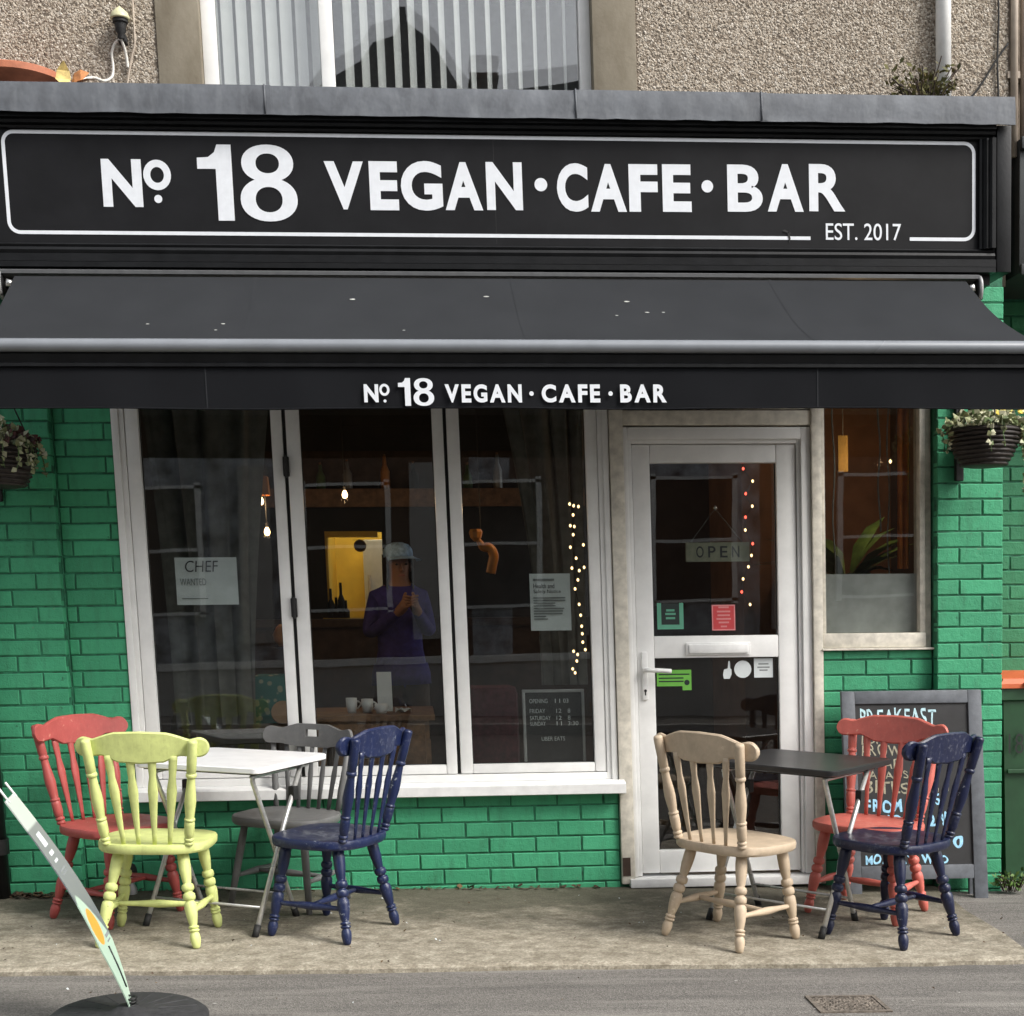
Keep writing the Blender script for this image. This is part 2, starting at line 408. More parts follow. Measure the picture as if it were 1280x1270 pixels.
def mat_panel():
    """flat print of the swing sign: grey top, green foot with an orange lozenge"""
    t = NT("printed_swing_panel")
    uv = t.node("ShaderNodeUVMap")
    sx = t.node("ShaderNodeSeparateXYZ")
    t.l.new(uv.outputs[0], sx.inputs[0])
    U, Vv = sx.outputs['X'], sx.outputs['Y']
    def step(x, e, w=0.01):
        return t.ramp(x, max(0, e - w), e + w)
    c = t.mix(step(Vv, 0.5, 0.25), (0.12, 0.14, 0.15, 1), (0.20, 0.22, 0.23, 1))
    # green lower field with a curved upper border
    lim = t.math('SUBTRACT', 0.56, t.math('MULTIPLY', t.math('POWER', t.math('ABSOLUTE', t.math('SUBTRACT', U, 0.18)), 1.4), 0.34))
    gm = step(t.math('ADD', t.math('SUBTRACT', lim, Vv), 0.5), 0.5, 0.006)
    c = t.mix(gm, c, (0.42, 0.56, 0.45, 1))
    du = t.math('DIVIDE', t.math('SUBTRACT', U, 0.34), 0.27)
    dv = t.math('DIVIDE', t.math('SUBTRACT', Vv, 0.405), 0.085)
    rr = t.math('ADD', t.math('MULTIPLY', du, du), t.math('MULTIPLY', dv, dv))
    om = t.ramp(rr, 0.9, 1.0, (1, 1, 1, 1), (0, 0, 0, 1))
    c = t.mix(om, c, (0.80, 0.34, 0.05, 1))
    tm = step(Vv, 0.865, 0.004)
    c = t.mix(tm, c, (0.50, 0.56, 0.52, 1))
    t.bsdf(c, 0.3, 0, t.bump(t.noise(12, 3), 0.05, 0.004), 0.5)
    return t.m
M['panel'] = mat_panel()

# ------------------------------------------------------------------ geometry helpers
SH = -0.01441                      # the old shopfront sits a little out of level and out of plumb
def W(x, y, z):
    return Vector((x + SH * (z - 1.0), y, z + SH * x))
def G(x, y):                       # height of the sloping pavement
    return 0.006 - 0.030 * x + 0.012 * y
GN = Vector((0.030, -0.012, 1.0)).normalized()
WL = {}

class MB:
    def __init__(s):
        s.v, s.f, s.uv = [], [], None
    def add(s, vs, fs):
        o = len(s.v)
        s.v += [tuple(v) for v in vs]
        s.f += [tuple(i + o for i in f) for f in fs]
        return s
    def box(s, x0, x1, y0, y1, z0, z1, b=0.0):
        if b <= 0:
            vs = [(x, y, z) for z in (z0, z1) for y in (y0, y1) for x in (x0, x1)]
            s.add(vs, [(0, 2, 3, 1), (4, 5, 7, 6), (0, 1, 5, 4), (2, 6, 7, 3), (0, 4, 6, 2), (1, 3, 7, 5)])
            return s
        b = min(b, (x1 - x0) * 0.45, (y1 - y0) * 0.45, (z1 - z0) * 0.45)
        bm = bmesh.new()
        bmesh.ops.create_cube(bm, size=1.0)
        for v in bm.verts:
            v.co = Vector(((x0 + x1) / 2 + v.co.x * (x1 - x0), (y0 + y1) / 2 + v.co.y * (y1 - y0), (z0 + z1) / 2 + v.co.z * (z1 - z0)))
        bmesh.ops.bevel(bm, geom=list(bm.edges), offset=b, segments=2, affect='EDGES', profile=0.6)
        bm.verts.index_update()
        s.add([v.co[:] for v in bm.verts], [[v.index for v in f.verts] for f in bm.faces])
        bm.free()
        return s
    def grid(s, nu, nv, fn, close_u=False):
        vs = [fn(i / (nu if close_u else nu - 1), j / (nv - 1)) for j in range(nv) for i in range(nu)]
        fs = []
        for j in range(nv - 1):
            for i in range(nu if close_u else nu - 1):
                a, b = j * nu + i, j * nu + (i + 1) % nu
                fs.append((a, b, b + nu, a + nu))
        return s.add(vs, fs)
    def loft(s, rings, cap=True):
        n = len(rings[0])
        vs = [p for r in rings for p in r]
        fs = []
        for j in range(len(rings) - 1):
            for i in range(n):
                a, b = j * n + i, j * n + (i + 1) % n
                fs.append((a, b, b + n, a + n))
        if cap:
            fs.append(tuple(reversed(range(n))))
            fs.append(tuple(range((len(rings) - 1) * n, len(rings) * n)))
        return s.add(vs, fs)
    def turned(s, p0, p1, prof, seg=10, flat=1.0, up=(0, 1, 0)):
        p0, p1 = Vector(p0), Vector(p1)
        ax = (p1 - p0).normalized()
        u = Vector(up)
        if abs(ax.dot(u)) > 0.9:
            u = Vector((1, 0, 0))
        a = ax.cross(u).normalized()
        b = ax.cross(a).normalized()
        rings = []
        for t, r in prof:
            c = p0.lerp(p1, t)
            rings.append([c + a * (r * math.cos(2 * math.pi * k / seg)) + b * (r * flat * math.sin(2 * math.pi * k / seg)) for k in range(seg)])
        return s.loft(rings)
    def tube(s, pts, r, seg=8):
        pts = [Vector(p) for p in pts]
        rings = []
        prev = None
        for i, p in enumerate(pts):
            if i == 0:
                d = pts[1] - p
            elif i == len(pts) - 1:
                d = p - pts[i - 1]
            else:
                d = (pts[i + 1] - p).normalized() + (p - pts[i - 1]).normalized()
            d.normalize()
            if prev is None:
                u = Vector((0, 1, 0)) if abs(d.y) < 0.9 else Vector((1, 0, 0))
                a = d.cross(u).normalized()
            else:
                a = (prev - d * prev.dot(d)).normalized()
            prev = a
            b = d.cross(a)
            rr = r[i] if isinstance(r, (list, tuple)) else r
            rings.append([p + a * (rr * math.cos(2 * math.pi * k / seg)) + b * (rr * math.sin(2 * math.pi * k / seg)) for k in range(seg)])
        return s.loft(rings)
    def lathe(s, c, prof, seg=20):
        c = Vector(c)
        return s.loft([[c + Vector((r * math.cos(2 * math.pi * k / seg), r * math.sin(2 * math.pi * k / seg), z)) for k in range(seg)] for r, z in prof])
    def extr(s, outline, y0, y1):
        """outline of (x, z) points pushed from y0 to y1"""
        return s.loft([[(x, y0, z) for x, z in outline], [(x, y1, z) for x, z in outline]])
    def prof_x(s, yz, x0, x1):
        return s.loft([[(x0, y, z) for y, z in yz], [(x1, y, z) for y, z in yz]])

def smooth(pts, n=6):
    out = []
    P = [Vector(p) for p in pts]
    for i in range(len(P) - 1):
        a, b, c, d = P[max(0, i - 1)], P[i], P[i + 1], P[min(len(P) - 1, i + 2)]
        for k in range(n):
            t = k / n
            out.append(0.5 * ((2 * b) + (c - a) * t + (2 * a - 5 * b + 4 * c - d) * t * t + (3 * b - a - 3 * c + d) * t ** 3))
    out.append(P[-1])
    return out

def mesh_of(name, mb, mat, smoothing=False, fac=False, fix=True):
    me = bpy.data.meshes.new(name)
    vs = mb.v
    if fac:
        vs = [(x + SH * z, y, z + SH * x) for x, y, z in vs]
    me.from_pydata(vs, [], mb.f)
    if fix:
        bm = bmesh.new()
        bm.from_mesh(me)
        bmesh.ops.recalc_face_normals(bm, faces=bm.faces)
        bm.to_mesh(me)
        bm.free()
    if mat is not None:
        me.materials.append(mat)
    if smoothing:
        me.polygons.foreach_set('use_smooth', [True] * len(me.polygons))
        if smoothing != 'all':
            try:
                me.set_sharp_from_angle(angle=math.radians(smoothing if smoothing > 1 else 40))
            except Exception:
                pass
    me.update()
    return me

def tag(o, label=None, cat=None, group=None, kind=None):
    if label: o['label'] = label
    if cat: o['category'] = cat
    if group: o['group'] = group
    if kind: o['kind'] = kind
    return o

def thing(name, label, cat, loc=(0, 0, 0), group=None, fac=True, rot=None):
    o = bpy.data.objects.new(name, None)
    o.empty_display_size = 0.1
    COL.objects.link(o)
    w = W(*loc) if fac else Vector(loc)
    o.location = w
    if rot is not None:
        o.rotation_euler = rot.to_euler()
    WL[o.name] = w
    return tag(o, label, cat, group)

def fobj(name, mb, mat, parent=None, sm=False, label=None, kind=None, fix=True):
    """object of the shopfront: mb in shopfront metres, absolute"""
    n = len(mb.v)
    lo = [min(v[i] for v in mb.v) for i in range(3)]
    hi = [max(v[i] for v in mb.v) for i in range(3)]
    c = [(lo[i] + hi[i]) / 2 for i in range(3)]
    m2 = MB()
    m2.v = [(x - c[0], y - c[1], z - c[2]) for x, y, z in mb.v]
    m2.f = mb.f
    o = bpy.data.objects.new(name, mesh_of(name, m2, mat, sm, True, fix))
    COL.objects.link(o)
    place(o, W(*c), parent)
    return tag(o, label, None, None, kind)

def place(o, w, parent=None):
    WL[o.name] = w.copy()
    if parent is not None:
        o.parent = parent
        o.location = w - WL[parent.name]
    else:
        o.location = w
    return o

def lobj(name, mb, mat, parent=None, sm=False, label=None, kind=None, loc=None):
    """object in its parent's own space"""
    o = bpy.data.objects.new(name, mesh_of(name, mb, mat, sm))
    COL.objects.link(o)
    if parent is not None:
        o.parent = parent
    if loc is not None:
        o.location = loc
    WL[o.name] = Vector(loc or (0, 0, 0))
    return tag(o, label, None, None, kind)

# lettering: characters of the built-in font, made heavier, fitted into measured boxes
_tc = {}
def glyph(txt, off=0.0):
    k = (txt, off)
    if k not in _tc:
        cu = bpy.data.curves.new("lettering", 'FONT')
        cu.body = txt
        cu.offset = off
        cu.resolution_u = 6
        ob = bpy.data.objects.new("lettering", cu)
        COL.objects.link(ob)
        dg = bpy.context.evaluated_depsgraph_get()
        me = ob.evaluated_get(dg).to_mesh()
        vs = [v.co.copy() for v in me.vertices]
        fs = [tuple(p.vertices) for p in me.polygons]
        x0 = min(v.x for v in vs); x1 = max(v.x for v in vs)
        y0 = min(v.y for v in vs); y1 = max(v.y for v in vs)
        _tc[k] = ([((v.x - x0) / (x1 - x0), (v.y - y0) / (y1 - y0)) for v in vs], fs, (x1 - x0) / (y1 - y0))
        bpy.data.objects.remove(ob)
        bpy.data.curves.remove(cu)
    return _tc[k]
def letters(txt, x0, x1, z0, z1, y, off=0.0, depth=0.0015, shear=0.0, mb=None):
    """flat letters standing proud of the plane y; x1=None keeps the natural width"""
    P, F, asp = glyph(txt, off)
    if x1 is None:
        x1 = x0 + asp * (z1 - z0)
    mb = mb or MB()
    mb.add([(x0 + (x1 - x0) * a + shear * b * (z1 - z0), y - depth, z0 + (z1 - z0) * b) for a, b in P], F)
    return mb

# ------------------------------------------------------------------ ground
def gsheet(x0, x1, y0, y1, dz, nx=2, ny=2, fn=None, drop=0.25):
    mb = MB()
    def f(u, v):
        x, y = x0 + (x1 - x0) * u, y0 + (y1 - y0) * v
        if fn: x, y = fn(x, y)
        return (x, y, G(x, y) + dz)
    mb.grid(nx, ny, f)
    n = nx * ny
    return mb
def ground_obj(name, mb, mat, z=0):
    o = bpy.data.objects.new(name, mesh_of(name, mb, mat))
    COL.objects.link(o)
    o['kind'] = 'structure'
    return o
def up(mb):
    return mb
# asphalt pavement sheet runs under the concrete apron
ground_obj("pavement", gsheet(-40, 40, -2.07, 1.6, -0.012, 60, 8), M['asphalt'])
# concrete apron: a slab with its own front edge 12 mm proud
apr = MB()
_top = []
random.seed(5)
xs = [-6 + i * 0.14 for i in range(61)] + [2.40]
fr = [(x, -1.395 + 0.012 * math.sin(x * 3.1) + random.uniform(-0.006, 0.006)) for x in xs]
bk = [(x, 0.25) for x in xs]
rows = []
for t in (0.0, 0.02, 0.25, 0.5, 0.75, 1.0):
    row = []
    for (xf, yf), (xb, yb) in zip(fr, bk):
        x = xf
        if xf > 2.3:
            x = 2.41 + 0.12 * t + 0.015 * math.sin(t * 9)
            x = 2.40 - 0.02 * (1 - t) if t < 0.02 else x
        y = yf + (yb - yf) * t
        row.append((x, y, G(x, y) + 0.012 * (1 if t > 0 else 0.3)))
    rows.append(row)
n_ = len(xs)
apr.add([p for r in rows for p in r], [(j * n_ + i, j * n_ + i + 1, (j + 1) * n_ + i + 1, (j + 1) * n_ + i) for j in range(5) for i in range(n_ - 1)])
a_edge = [rows[0][i] for i in range(n_)]
apr.add([p for p in a_edge] + [(x, y - 0.004, z - 0.06) for x, y, z in a_edge], [(i, i + 1, n_ + i + 1, n_ + i) for i in range(n_ - 1)])
r_edge = [r[-1] for r in rows]
apr.add(r_edge + [(x + 0.004, y, z - 0.06) for x, y, z in r_edge], [(i, i + 1, 6 + i + 1, 6 + i) for i in range(5)])
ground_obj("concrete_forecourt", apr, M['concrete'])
ground_obj("ground", MB().add([(-200, 1.4, G(0, 0) - 0.35), (200, 1.4, G(0, 0) - 0.35), (200, 200, G(0, 0) - 0.35), (-200, 200, G(0, 0) - 0.35)], [(0, 1, 2, 3)]), M['asphalt'])
road_mb = MB()
road_mb.grid(40, 8, lambda u, v: (-60 + 120 * u, -9.6 + (9.6 - 2.16) * v, G(-60 + 120 * u, -2.2) - 0.10 + 0.05 * math.sin(math.pi * v)))
ground_obj("road", road_mb, M['road'])
far_mb = MB()
far_mb.grid(40, 2, lambda u, v: (-60 + 120 * u, -40 + 30.25 * v, G(-60 + 120 * u, -2.2) + 0.02))
ground_obj("far_pavement", far_mb, M['asphalt'])
fk = MB()
fk.add([(-60, -9.75, G(-60, -2.2) + 0.02), (60, -9.75, G(60, -2.2) + 0.02), (60, -9.6, G(60, -2.2) + 0.02), (-60, -9.6, G(-60, -2.2) + 0.02), (60, -9.59, G(60, -2.2) - 0.2), (-60, -9.59, G(-60, -2.2) - 0.2)], [(0, 1, 2, 3), (3, 2, 4, 5)])
ground_obj("far_kerb", fk, M['kerb'])
kerb = bpy.data.objects.new("kerb", None)
COL.objects.link(kerb)
kerb['kind'] = 'structure'
for i in range(11):
    x0 = -5 + i * 0.92
    m = MB().box(0.004, 0.913, -0.125, 0.0, -0.22, 0.0, 0.012)
    m.v = [(x, y, z + G(x0 + x, -2.07) - G(x0, -2.07)) for x, y, z in m.v]
    o = lobj("kerbstone", m, M['kerb'], kerb, 30)
    o.location = (x0, -2.074, G(x0, -2.074) - 0.008 + random.uniform(-0.002, 0.002))

# ------------------------------------------------------------------ brick work
ZT = 2.36
_bm = {}
def brick_mesh(L, H, mat, D=0.05, var=0):
    k = (round(L, 3), round(H, 3), mat, var)
    if k in _bm:
        return _bm[k]
    rnd = random.Random(hash((round(L * 1000), round(H * 1000), var)) & 0xffff)
    b = 0.0035
    j = lambda: rnd.uniform(-0.0014, 0.0014)
    h, l = H / 2, L / 2
    out = [(-l + j(), -h + j()), (l + j(), -h + j()), (l + j(), h + j()), (-l + j(), h + j())]
    vs = [(x, 0.0, z) for x, z in out]                         # back
    vs += [(x, -D + b, z) for x, z in out]                     # shoulder
    vs += [(x * (1 - b / l), -D + j() * 0.7, z * (1 - b / h)) for x, z in out]    # face
    f = [(4, 5, 9, 8), (5, 6, 10, 9), (6, 7, 11, 10), (7, 4, 8, 11), (8, 9, 10, 11), (0, 1, 5, 4), (1, 2, 6, 5), (2, 3, 7, 6), (3, 0, 4, 7)]
    mb = MB().add(vs, f)
    me = mesh_of("brick", mb, mat, False, True)
    _bm[k] = me
    return me
def brickwork(parent, x0, x1, z0, z1, y, phase, joints, mat, D=0.05, pitch=0.2225, ph=0.0):
    """y = face of the bricks; joints = (offset of even rows, offset of odd rows)"""
    k0 = int(math.floor((z0 - phase) / 0.075)) 
    n = 0
    k = k0
    while phase + k * 0.075 < z1 - 0.02:
        za, zb = phase + k * 0.075 + 0.0040, phase + (k + 1) * 0.075 - 0.0040
        za, zb = max(za, z0), min(zb, z1)
        if zb - za > 0.015:
            off = joints[k % 2]
            i = int(math.floor((x0 - off) / pitch)) - 1
            while off + i * pitch < x1:
                a = max(off + i * pitch + 0.0040, x0)
                b = min(off + (i + 1) * pitch - 0.0040, x1)
                if b - a > 0.018:
                    o = bpy.data.objects.new("brick", brick_mesh(b - a, zb - za, mat, D, random.randint(0, 2)))
                    COL.objects.link(o)
                    place(o, W((a + b) / 2, y + D + random.uniform(-0.0016, 0.0016), (za + zb) / 2), parent)
                    n += 1
                i += 1
        k += 1
    return n

bld = thing("cafe_building", "green painted brick cafe with pebbledashed upper floor and white shop windows", "building", (0.5, 0.2, 0.0))
def wall(name, x0, x1, y0, y1, z0, z1, mat=None, parent=bld, label=None):
    return fobj(name, MB().box(x0, x1, y0, y1, z0, z1), mat or M['mortar'], parent, label=label)
R_ = 0.0052   # joints are recessed this far
p1 = wall("brick_pillar", -3.4, -1.580, -0.06 + R_, 0.24, -0.25, 2.80)
brickwork(p1, -2.62, -1.576, -0.01, ZT, -0.06, 0.027, (-1.576 - 0.2225 * 9 - 0.0, -1.576 - 0.2225 * 9 + 0.1112), M['green'])
p2 = wall("brick_wall", -1.580, -1.312, 0.0 + R_, 0.24, -0.25, 2.80)
brickwork(p2, -1.572, -1.314, -0.01, ZT, 0.0, 0.028, (-1.350, -1.350 - 0.175), M['green'])
p3 = wall("brick_wall", -1.312, 1.030, 0.0 + R_, 0.24, -0.25, 0.468)
brickwork(p3, -1.310, 0.955, -0.03, 0.467, 0.0, 0.033, (-0.117, -0.117 + 0.1112), M['green'])
p4 = wall("brick_wall", 1.030, 1.950, 0.03 + R_, 0.24, -0.25, -0.0)
brickwork(p4, 0.965, 1.950, -0.05, -0.003, 0.028, 0.033 - 0.075, (1.07, 1.07 + 0.1112), M['green'])
p5 = wall("brick_wall", 1.950, 2.500, 0.0 + R_, 0.24, -0.25, 1.130)
brickwork(p5, 1.968, 2.500, -0.06, 1.128, 0.0, 0.035, (2.062, 2.062 + 0.1112), M['green'])
p6 = wall("brick_pillar", 2.505, 2.818, -0.06 + R_, 0.24, -0.25, 2.86)
brickwork(p6, 2.505, 2.822, -0.08, ZT, -0.06, 0.037, (2.610, 2.610 + 0.1115), M['green'])
brickwork(p6, 2.505, 2.822, ZT, 2.83, -0.06, 0.037, (2.610, 2.610 + 0.1115), M['green'])
wall("upper_masonry", -3.4, 2.87, 0.03, 0.24, 2.83, 3.54, M['dash_bed'])
# painted timber post between wall and cable: mortar bead in the pillar corner
fobj("corner_bead", MB().tube([(-1.578, -0.004, z / 10) for z in range(0, 24)], 0.006, 6), M['mortar'], p2)

# upper floor: bedding render with real pebbles
def dash(name, x0, x1, z0, z1, y, n_per):
    w = fobj(name, MB().box(x0, x1, y, 0.24, z0, z1), M['dash_bed'], bld)
    rnd = random.Random(7)
    vs, fs = [], []
    n = int((x1 - x0) * (z1 - z0) * n_per)
    for i in range(n):
        r = rnd.uniform(0.0036, 0.0086)
        cx, cz = rnd.uniform(x0 + r, x1 - r), rnd.uniform(z0, z1)
        a = rnd.uniform(0, math.pi)
        ca, sa = math.cos(a), math.sin(a)
        e = rnd.uniform(0.55, 1.0)
        o = len(vs)
        px = []
        for k in range(5):
            q = 2 * math.pi * k / 5 + rnd.uniform(-0.3, 0.3)
            lx, lz = r * math.cos(q), r * e * math.sin(q)
            px.append((cx + lx * ca - lz * sa, y - rnd.uniform(0.0, 0.002), cz + lx * sa + lz * ca))
        vs += px
        vs.append((cx + rnd.uniform(-0.3, 0.3) * r, y - r * rnd.uniform(0.3, 0.7), cz + rnd.uniform(-0.3, 0.3) * r))
        fs += [(o + k, o + (k + 1) % 5, o + 5) for k in range(5)]
    mb = MB()
    mb.v, mb.f = vs, fs
    o = fobj("pebble_dash", mb, M['pebble'], w, kind='stuff', fix=True)
    return w
dash("roughcast_wall", -3.2, -0.995, 3.54, 4.3, 0.0, 20000)
dash("roughcast_wall", 1.137, 2.87, 3.54, 4.3, 0.0, 20000)
for a, b in ((-0.995, -0.806), (0.940, 1.137)):
    fobj("window_surround", MB().box(a, b, -0.012, 0.24, 3.52, 4.6, 0.004), M['surround'], bld, 30)
wall("lintel", -0.806, 0.940, 0.0, 0.24, 4.62, 4.9, M['surround'])

# upstairs window with vertical blinds
uw = fobj("upper_window", MB().box(-0.806, -0.742, 0.055, 0.12, 3.5, 4.6, 0.008).box(0.886, 0.940, 0.055, 0.12, 3.5, 4.6, 0.008)
          .box(-0.283, -0.222, 0.05, 0.12, 3.5, 4.6, 0.008).box(-0.742, -0.283, 0.06, 0.12, 3.5, 3.56, 0.006).box(-0.222, 0.886, 0.06, 0.12, 3.5, 3.56, 0.006), M['upvc'], bld, 30)
for a, b in ((-0.74, -0.285), (-0.22, 0.884)):
    fobj("pane", MB().box(a, b, 0.082, 0.086, 3.56, 4.6), M['glass_up'], uw)
    pm_ = MB().box(a, b, 0.094, 0.098, 3.56, 4.6)
    pm_.v = [(x, y - (z - 3.56) * 0.0075, z) for x, y, z in pm_.v]
    fobj("pane", pm_, M['glass_up'], uw)
vb = thing("vertical_blind", "white vertical blind hanging open behind the upstairs window", "blind", (0.07, 0.22, 4.6))
fobj("head_rail", MB().box(-0.78, 0.92, 0.132, 0.172, 4.60, 4.64, 0.004), M['white_plastic'], vb)
def blind_slat(xc, wdt, ang):
    mb = MB()
    c, s_ = math.cos(ang), math.sin(ang)
    def f(u, v):
        t = (u - 0.5) * wdt
        bow = 0.006 * (1 - (2 * u - 1) ** 2)
        return (xc + t * c - bow * s_, 0.152 + t * s_ + bow * c, 3.5 + 1.11 * v)
    mb.grid(5, 2, f)
    return fobj("slat", mb, M['slat'], vb, 'all', fix=False)
for x in (-0.765, -0.700, -0.635, -0.565, -0.500, -0.435, -0.368, -0.300):
    blind_slat(x, 0.052 + random.uniform(-0.004, 0.004), math.radians(14))
for i, x in enumerate((-0.157, -0.084, -0.012, 0.064, 0.132, 0.200, 0.270, 0.341, 0.409, 0.482, 0.552, 0.624, 0.696, 0.760, 0.832)):
    blind_slat(x, 0.042 - 0.0019 * i, math.radians(24 + random.uniform(-3, 3)))
fobj("upper_room", MB().box(-1.2, 1.3, 2.4, 2.5, 3.3, 5.0).box(-1.3, -1.2, 0.25, 2.5, 3.3, 5.0).box(1.3, 1.4, 0.25, 2.5, 3.3, 5.0).box(-1.3, 1.4, 0.25, 2.5, 5.0, 5.05), plain("upper_room_paint", (0.30, 0.31, 0.29, 1), 0.8), bld)

# roof ledge over the shopfront
wall("flat_roof", -3.4, 2.72, -0.30, 0.03, 3.50, 3.532, M['lead'])

# ------------------------------------------------------------------ fascia sign with lead flashing
sign = thing("fascia_sign", "long black shop fascia with white lettering and rounded white border", "sign", (0.5, -0.2, 2.83))
fobj("sign_board", MB().box(-3.4, 2.615, -0.282, -0.20, 2.915, 3.385), M['black_board'], sign)
fobj("sign_board_joint", MB().box(0.4535, 0.4555, -0.2828, -0.28, 2.93, 3.37), M['gasket'], sign)
# frame: stepped mouldings
fobj("top_moulding", MB().prof_x([(-0.20, 3.385), (-0.300, 3.385), (-0.304, 3.392), (-0.300, 3.398), (-0.318, 3.400), (-0.322, 3.410), (-0.316, 3.416), (-0.330, 3.42), (-0.330, 3.46), (-0.20, 3.46)], -3.4, 2.672), M['black_paint'], sign, 25)
fobj("bottom_moulding", MB().prof_x([(-0.20, 2.917), (-0.295, 2.917), (-0.302, 2.910), (-0.297, 2.900), (-0.312, 2.896), (-0.318, 2.884), (-0.312, 2.870), (-0.326, 2.866), (-0.326, 2.835), (-0.20, 2.835)], -3.4, 2.672), M['black_paint'], sign, 25)
fobj("side_moulding", MB().loft([[(x, y, z) for x, y in [(2.608, -0.20), (2.608, -0.300), (2.616, -0.304), (2.622, -0.299), (2.634, -0.318), (2.646, -0.312), (2.655, -0.326), (2.672, -0.326), (2.672, -0.20)]] for z in (2.917, 3.385)]), M['black_paint'], sign, 25)
fobj("end_pilaster", MB().box(2.680, 2.746, -0.315, -0.0605, 2.815, 3.44, 0.004).box(2.672, 2.680, -0.30, -0.1, 2.835, 3.44), M['black_paint'], sign, 25)
fobj("soffit_board", MB().box(-3.4, 2.672, -0.325, -0.0605, 2.812, 2.834).box(-3.4, 2.672, -0.26, -0.0605, 2.77, 2.812), M['black_paint'], sign)
# lead sheets lapped over the top
lead_x = [-3.4, -1.9, -0.513, 0.808, 1.615, 2.748]
for i in range(5):
    a, b = lead_x[i], lead_x[i + 1] + (0.03 if i < 4 else 0)
    e = 0.0022 * (i % 2)
    nseg = 14
    mb = MB()
    rnd = random.Random(i)
    rings = []
    for k in range(nseg + 1):
        x = a + (b - a) * k / nseg
        w1 = rnd.uniform(-0.0015, 0.0015)
        w2 = rnd.uniform(-0.0025, 0.002)
        rings.append([(x, 0.0, 3.553 + e), (x, -0.322 - e, 3.556 + e), (x, -0.344 - e, 3.550 + e), (x, -0.352 - e + w1, 3.50), (x, -0.350 - e - w1, 3.46), (x, -0.352 - e + w1, 3.432 + w2), (x, -0.345 - e + w1, 3.432 + w2), (x, -0.338 + w1, 3.53), (x, 0.0, 3.545)])
    mb.loft(rings)
    fobj("lead_sheet", mb, M['lead'], sign, 50)
    if i:
        fobj("lead_lap", MB().tube([(a + 0.004, -0.352 - 0.003, 3.435), (a + 0.004, -0.354, 3.50), (a + 0.004, -0.348, 3.553), (a + 0.004, -0.2, 3.560)], 0.004, 6), M['lead'], sign, 'all')
YL = -0.282
LET = [('N', -1.222, -1.054, 3.069, 3.265), ('o', -1.047, -0.930, 3.139, 3.264), ('1', -0.817, -0.668, 3.016, 3.329), ('8', -0.641, -0.398, 3.014, 3.331),
       ('V', -0.279, -0.111, 3.067, 3.266), ('E', -0.087, 0.037, 3.065, 3.268), ('G', 0.048, 0.228, 3.065, 3.271), ('A', 0.238, 0.401, 3.068, 3.268), ('N', 0.418, 0.575, 3.070, 3.270),
       ('C', 0.726, 0.862, 3.066, 3.269), ('A', 0.873, 1.031, 3.067, 3.267), ('F', 1.042, 1.169, 3.068, 3.268), ('E', 1.190, 1.318, 3.069, 3.269),
       ('B', 1.478, 1.635, 3.072, 3.271), ('A', 1.657, 1.818, 3.074, 3.275), ('R', 1.843, 2.005, 3.077, 3.277)]
def glyph_one():
    """a heavy figure one with its flag, in unit coordinates"""
    return [(0.52, 0), (0.98, 0), (0.98, 1), (0.58, 1), (0.50, 0.90), (0.32, 0.835), (0.0, 0.825), (0.0, 0.68), (0.52, 0.68)]
def extrude_flat(pts, y, d):
    n = len(pts)
    return MB().loft([[(x, y, z) for x, z in pts], [(x, y - d, z) for x, z in pts]])
def ring_flat(mb, cx, cz, rx, rz, tx, tz, y, n=28, pw=2.0):
    def p(k, ax, az):
        a = 2 * math.pi * k / n
        c, s_ = math.cos(a), math.sin(a)
        return (cx + ax * math.copysign(abs(c) ** (2 / pw), c), cz + az * math.copysign(abs(s_) ** (2 / pw), s_))
    o = [p(k, rx, rz) for k in range(n)]
    i = [p(k, rx - tx, rz - tz) for k in range(n)]
    mb.add([(x, y, z) for x, z in o] + [(x, y, z) for x, z in i], [(k, (k + 1) % n, n + (k + 1) % n, n + k) for k in range(n)])
    return mb
def eight(x0, x1, z0, z1, y):
    w, h = x1 - x0, z1 - z0
    cx = (x0 + x1) / 2
    mb = MB()
    # outline walked once round both bowls, holes bridged by quads
    n = 24
    rt, rb = 0.243 * h, 0.285 * h
    zt, zb = z1 - rt, z0 + rb
    wt, wb = 0.455 * w, 0.5 * w
    for (c, rx, rz, tx, tz, sgn, yy) in ((zt, wt, rt, 0.25 * w, 0.115 * h, 1, y), (zb, wb, rb, 0.265 * w, 0.12 * h, -1, y - 0.0006)):
        ring_flat(mb, cx, c, rx, rz, tx, tz, yy, 36, 2.15)
    return mb
OFFB = 0.041
for ch, x0, x1, z0, z1 in LET:
    if ch == '1':
        mb = extrude_flat([(x0 + a * (x1 - x0), z0 + b * (z1 - z0)) for a, b in glyph_one()], YL + 0.0005, 0.003)
    elif ch == '8':
        mb = eight(x0, x1, z0, z1, YL - 0.0025)
    elif ch == 'o':
        mb = ring_flat(MB(), (x0 + x1) / 2, (z0 + z1) / 2, (x1 - x0) / 2, (z1 - z0) / 2, 0.030, 0.030, YL - 0.0025)
    else:
        mb = letters(ch, x0, x1, z0, z1, YL, 0.028 if ch in 'BR' else OFFB, 0.0025)
    fobj("letter", mb, M['sign_white'], sign, fix=False)
def disc_flat(cx, cz, r, y, n=20, rz=None):
    rz = rz or r
    return MB().add([(cx + r * math.cos(2 * math.pi * k / n), y, cz + rz * math.sin(2 * math.pi * k / n)) for k in range(n)], [tuple(range(n))])
for cx, cz, r in ((-0.990, 3.103, 0.017), (0.656, 3.178, 0.028), (1.389, 3.178, 0.026)):
    fobj("letter_dot", disc_flat(cx, cz, r, YL - 0.0025), M['sign_white'], sign, fix=False)
